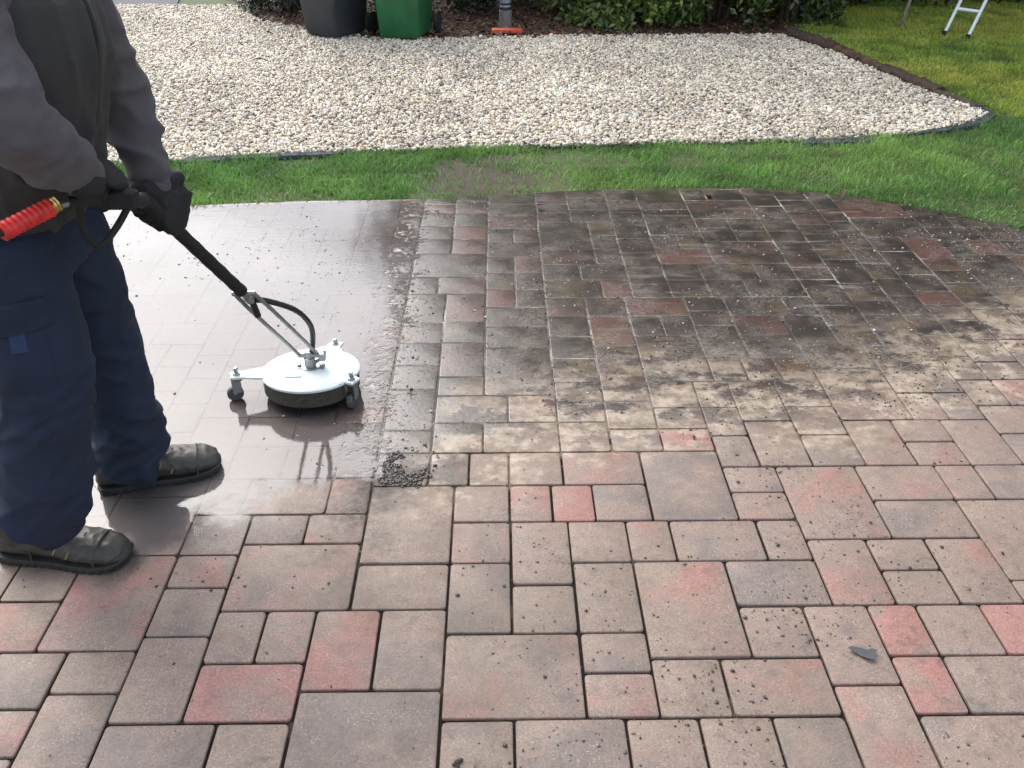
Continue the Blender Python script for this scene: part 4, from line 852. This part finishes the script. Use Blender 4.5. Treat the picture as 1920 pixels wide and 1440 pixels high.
# boots
def boot(heel, toe, label=None, lh=.11, seed=1):
    heel = Vector((heel.x, heel.y, 0)); toe = Vector((toe.x, toe.y, 0)); d = (toe-heel); L = d.length; d.normalize(); p = Vector((-d.y, d.x, 0))
    secs = [(u_, w_*1.14, h_*1.2, e_) for u_, w_, h_, e_ in [(.00, .020, .055, .028), (.03, .034, .10, .032), (.10, .038, .115, .034), (.22, .040, .118, .036), (.36, .039, .108, .038), (.50, .042, .088, .040), (.64, .048, .073, .045), (.78, .050, .066, .048), (.90, .045, .060, .044), (.97, .032, .048, .030), (1.0, .014, .032, .014)]]
    def ring(u, wd, hh, n=20, z0=.016, top=True):
        V = []
        for k_ in range(n):
            a = 2*math.pi*k_/n; cx, cz = math.cos(a), math.sin(a)
            yy = wd*math.copysign(abs(cx)**.75, cx); zz = z0+(hh-z0)*.5*(1+math.copysign(abs(cz)**.8, cz)); yy *= 1-.28*max(0, (zz-z0)/(hh-z0)-.4)
            V.append(heel+d*(u*L)+p*yy+Vector((0, 0, zz)))
        return V
    m_ = MB(); V = []
    for u, wd, hh, _ in secs: V += ring(u, wd, hh)
    n = 20; Fc = [(i*n+k_, i*n+(k_+1) % n, (i+1)*n+(k_+1) % n, (i+1)*n+k_) for i in range(len(secs)-1) for k_ in range(n)]+[tuple(range(n-1, -1, -1)), tuple(range((len(secs)-1)*n, len(secs)*n))]
    m_.add(V, Fc); m_.tube([heel+d*(.15*L)+Vector((0, 0, .07)), heel+d*(.15*L)+Vector((0, 0, .15))], [.048, .047], 18, side=d, flat=1.2)
    up = remesh(m_, .005, 4, lambda q, n_: .0022*ridged(q, 26, 26, 26, seed)+.0015*noise.noise(q*60)); bo = link('boot', up, bootm, person)
    # sole outline, rolled up at the toe
    sm = MB(); out = []; 
    for sgn in (1, -1):
        ks = secs if sgn > 0 else secs[::-1]
        for u, wd, hh, _ in ks: out.append((u, sgn*(wd+.004 if wd > .02 else wd)))
    rings = []; 
    for z, gsc in ((0.0005, .96), (.006, 1.0), (.020, 1.03), (.024, 1.0)):
        rings.append([heel+d*((.5+(u-.5)*(1.015 if gsc > 1 else 1.0))*L)+p*(y*gsc)+Vector((0, 0, z+.010*max(0, u-.8)/.2*(1 if z < .01 else .8)+(.004 if .3 < u < .45 and z < .004 else 0))) for u, y in out])
    nn = len(out); V = [q for r_ in rings for q in r_]; Fc = [(i*nn+k_, (i+1)*nn+k_, (i+1)*nn+(k_+1) % nn, i*nn+(k_+1) % nn) for i in range(3) for k_ in range(nn)]+[tuple(range(nn)), tuple(range(4*nn-1, 3*nn-1, -1))]
    sm.add(V, Fc)
    import bmesh
    tg = sm
    for i in range(15):
        u = .04+.92*i/14; wd = np.interp(u, [s_[0] for s_ in secs], [s_[1] for s_ in secs])
        for sgn in (-1, 1): tg.box(heel+d*(u*L)+p*(sgn*(wd+.002))+Vector((0, 0, .008+.010*max(0, u-.8)/.2)), (.010, .008, .014), Matrix((d, p, Vector((0, 0, 1)))).transposed(), ch=.002)
    so_ = sm.build('sole', solem, bo); bm = bmesh.new(); bm.from_mesh(so_.data); bmesh.ops.recalc_face_normals(bm, faces=bm.faces); bm.to_mesh(so_.data); bm.free()
    lc2 = MB()
    for i, u in enumerate((.49, .56, .63, .70)):
        hh = np.interp(u, [s_[0] for s_ in secs], [s_[2] for s_ in secs]); wd = np.interp(u, [s_[0] for s_ in secs], [s_[1] for s_ in secs])
        for sgn in (-1, 1):
            pts = [heel+d*((u+.02*sgn)*L)+p*(-.55*wd)+Vector((0, 0, hh-.010)), heel+d*(u*L)+Vector((0, 0, hh+.0015)), heel+d*((u-.02*sgn)*L)+p*(.55*wd)+Vector((0, 0, hh-.010))]; lc2.tube(pts, .0026, 7)
    for sgn in (-1, 1):
        for u in (.53, .63):
            hh = np.interp(u, [s_[0] for s_ in secs], [s_[2] for s_ in secs]); wd = np.interp(u, [s_[0] for s_ in secs], [s_[1] for s_ in secs])
            lc = MB(); lc.tube([heel+d*((u-.035)*L)+p*(sgn*wd*1.0)+Vector((0, 0, hh*.50)), heel+d*(u*L)+p*(sgn*wd*.88)+Vector((0, 0, hh*.72)), heel+d*((u+.01)*L)+p*(sgn*wd*.68)+Vector((0, 0, hh*.86))], .0020, 7); lc.build('lace_loop', lacem, bo)
    lc2.build('lace', lace2, bo)
    for u_ in (.80, .30):                       # raised seams
        wd = np.interp(u_, [s_[0] for s_ in secs], [s_[1] for s_ in secs]); hh = np.interp(u_, [s_[0] for s_ in secs], [s_[2] for s_ in secs]); pts = []
        for q_ in range(13):
            a = math.pi*q_/12; pts.append(heel+d*((u_+.03*math.sin(a))*L)+p*(wd*1.0*math.copysign(abs(math.cos(a))**.75, math.cos(a))*(1-.28*max(0, math.sin(a)-.4)))+Vector((0, 0, .022+(hh-.020)*math.sin(a)**.8)))
        MB().tube(pts, .0030, 7).build('seam', lace2, bo)
    return bo
hR, tR = G(12, 1035), G(246, 1052); hL, tL = G(188, 916), G(416, 872)
boot(hR, tR, seed=1); boot(hL, tL, seed=5)
# sweatshirt: sleeves and the body below the vest
sw = MB()
sw.tube(catmull([hipc+Vector((.02, 0, .02)), (hipc+chest)/2, chest, neck+Vector((-.01, 0, -.03))], 4), lerps([.165, .155, .160, .07], 4), 24, side=(1, 0, 0), flat=.70)
def arm(a, b, c, rad): sw.tube(catmull([chest+(a-chest)*.6+Vector((0, 0, .05)), a, a+(b-a)*.5, b, b+(c-b)*.5, c], 4), lerps(rad, 4), 18, round_end=False)
arm(shR, elR, wrR, [.085, .085, .072, .070, .062, .046]); arm(shL, elL, wrL, [.080, .078, .064, .060, .052, .044])
def sfold(p, n_):
    eR = .5*max(0, 1-(p-elR).length/.2); eL = max(0, 1-(p-elL).length/.25); wRr = max(0, 1-(p-wrR).length/.16); wL_ = max(0, 1-(p-wrL).length/.2); k_ = .35+eR*1.2+eL+wRr+wL_
    return .011*ridged(Vector((p.x, p.y, p.z+.5*p.x)), 6, 6, 12, 4)*(.4+k_*.6)+.006*ridged(Vector((p.x, p.y, p.z-.6*p.x)), 13, 13, 22, 6)*(.4+k_*.6)+.006*wr(p, 9, 9, 9, 1)
sme = remesh(sw, .0055, 5, sfold, post=2); swo = link('sweatshirt', sme, sweat, person)
for c_, e_, r_ in ((wrR, elR, .043), (wrL, elL, .041)):
    dd = (c_-e_).normalized(); k = MB(); k.tube([c_-dd*.025, c_-dd*.01, c_+dd*.03, c_+dd*.04], [r_+.004, r_+.005, r_, r_-.006], 20); k.build('cuff', sweat, swo)
# vest over it
vm = MB(); vb = hipc+Vector((.02, 0, -.005))
vm.tube(catmull([vb, hipc+Vector((.03, 0, .10)), (hipc+chest)/2+Vector((.022, 0, 0)), chest+Vector((-.002, 0, .0)), chest+Vector((.0, 0, .10)), neck+Vector((-.01, 0, -.02)), neck+Vector((0, 0, .04))], 4), lerps([.180, .188, .186, .182, .168, .085, .075], 4), 28, side=(1, 0, 0), flat=lerps([.80, .78, .78, .80, .78, .9, 1.0], 4))
def vfold(p, n_): 
    return .018*ridged(Vector((p.x+.06*p.z, p.y, p.z)), 9, 9, 1.3, 11)+.007*ridged(p, 20, 20, 3, 5)+.004*wr(p, 8, 8, 12, 3)*(1 if p.z < 1.05 else .4)
vme = remesh(vm, .006, 4, vfold, post=2); vo = link('fleece_vest', vme, vestm, person)
hm = MB(); rim = []
k = MB(); k.tube([vb+Vector((0, 0, -.012)), vb+Vector((0, 0, .0)), vb+Vector((0, 0, .035)), vb+Vector((0, 0, .042))], [.178, .186, .187, .182], 40, side=(1, 0, 0), flat=.80); k.build('waistband', vestm, vo)
zp = MB(); front = [Vector((p.x, p.y, p.z)) for p in catmull([vb, hipc+Vector((.03, 0, .10)), (hipc+chest)/2+Vector((.022, 0, 0)), chest+Vector((-.002, 0, 0)), chest+Vector((0, 0, .10))], 4)]
fr = lerps([.180*.8, .188*.78, .186*.78, .182*.8, .168*.78], 4)
zp.tube([q+Vector((r_+.004, 0, 0)) for q, r_ in zip(front, fr)], .006, 8); zp.build('zip', rubber, vo)
# gloves: palm and five separate fingers
def glove(wrist, grip, axis, back, name='glove', curl=(58, 62, 38), sz=1.0, thumb_side=1):
    """wrist point, grip centre on the bar, bar axis towards the thumb, back-of-hand direction"""
    y = axis.normalized(); z = (back-y*back.dot(y)).normalized(); x = y.cross(z)*1.0
    if (grip-wrist).dot(x) < 0: x = -x
    g = MB(); o = grip+z*.030*sz-x*.02*sz
    pc_ = o-x*.045*sz
    g.tube([wrist-(pc_-wrist).normalized()*.02, wrist, (wrist+pc_)/2, pc_, o], [.034*sz, .034*sz, .037*sz, .043*sz, .042*sz], 16, side=z, flat=[.9, .85, .62, .45, .36], round_end=True)
    for i, (yy, l, r_) in enumerate(((.033, .92, .0112), (.011, 1.0, .0116), (-.011, .95, .0110), (-.031, .78, .0100))):
        a = 0; p_ = o+y*(yy*sz); pts = [p_-x*.03*sz, p_]; cu = [c_*(1+random.uniform(-.1, .1)) for c_ in curl]
        for seg, an_ in zip((.040, .027, .022), cu):
            a += R(an_); p_ = p_+(x*math.cos(a)-z*math.sin(a))*(seg*l*sz)+y*random.uniform(-.002, .002); pts.append(p_)
        g.tube(pts, [r_*sz*1.05, r_*sz*1.08, r_*sz, r_*sz*.95, r_*sz*.85], 10, round_end=True)
    tb = o-x*.055*sz+y*(.036*sz)-z*.006; t1 = tb+(x*.022+y*.016-z*.022)*sz; t2 = t1+(x*.022-z*.026-y*.002)*sz; t3 = t2+(x*.010-z*.018-y*.012)*sz
    g.tube([o-x*.07*sz+y*.018*sz, tb, t1, t2, t3], [.017*sz, .0175*sz, .0145*sz, .0128*sz, .0108*sz], 10, round_end=True)
    me = remesh(g, .0028, 3, lambda q, n_: .0010*ridged(q, 50, 50, 50, 2)); return link(name, me, glovem, person)
gRc = W(202, 366, 1.755); glove(wrR+(wrR-elR).normalized()*.03, gRc, (gun2-gun0), Vector((-.05, -.8, .6)), sz=1.12)
gLc = L(.035)+C0+Vector((-.03, 0, .0)); glove(wrL+(wrL-elL).normalized()*.03, gLc, -(PB-PA), Vector((.60, -.50, .55)), sz=1.25)

# ------------------------------------------------------------ small single things on the blocks
lf = MB(); V = []; pr = [(-.028, 0), (-.02, .009), (.0, .014), (.016, .013), (.022, .020), (.036, .022), (.030, .006), (.034, -.012), (.018, -.014), (.0, -.008), (-.02, -.004)]
for z in (0, .0012): V += [(x, y, z+.003+.006*abs(math.sin(x*60))) for x, y in pr]
n = len(pr); lf.add(V, [tuple(range(n-1, -1, -1)), tuple(range(n, 2*n))]+[(i, (i+1) % n, n+(i+1) % n, n+i) for i in range(n)])
o = lf.build('fallen_leaf', simple('grey_wet_leaf', (.06, .062, .07), .5), label='dark grey fallen leaf lying flat on a pinkish block at lower right', cat='leaf'); p = G(1612, 1227); o.location = (p.x, p.y, .001); o.rotation_euler = (0, 0, R(-25))
cl = MB()
for dx, dy, r_ in ((0, 0, .007), (.007, .006, .006), (-.006, -.004, .005), (.002, -.008, .004)): ell(cl, (dx, dy, r_*.7), r_, r_*.8, r_*.75, 6)
me = remesh(cl, .0015, 1, lambda q, n_: .0014*noise.noise(q*260)); o = link('soil_clod', me, simple('wet_soil_clod', (.035, .028, .024), .6, var=.4, scale=200), label='small dark clod of soil on a grey block at the bottom centre', cat='clod'); p = G(857, 1432); o.location = (p.x, p.y, .0)
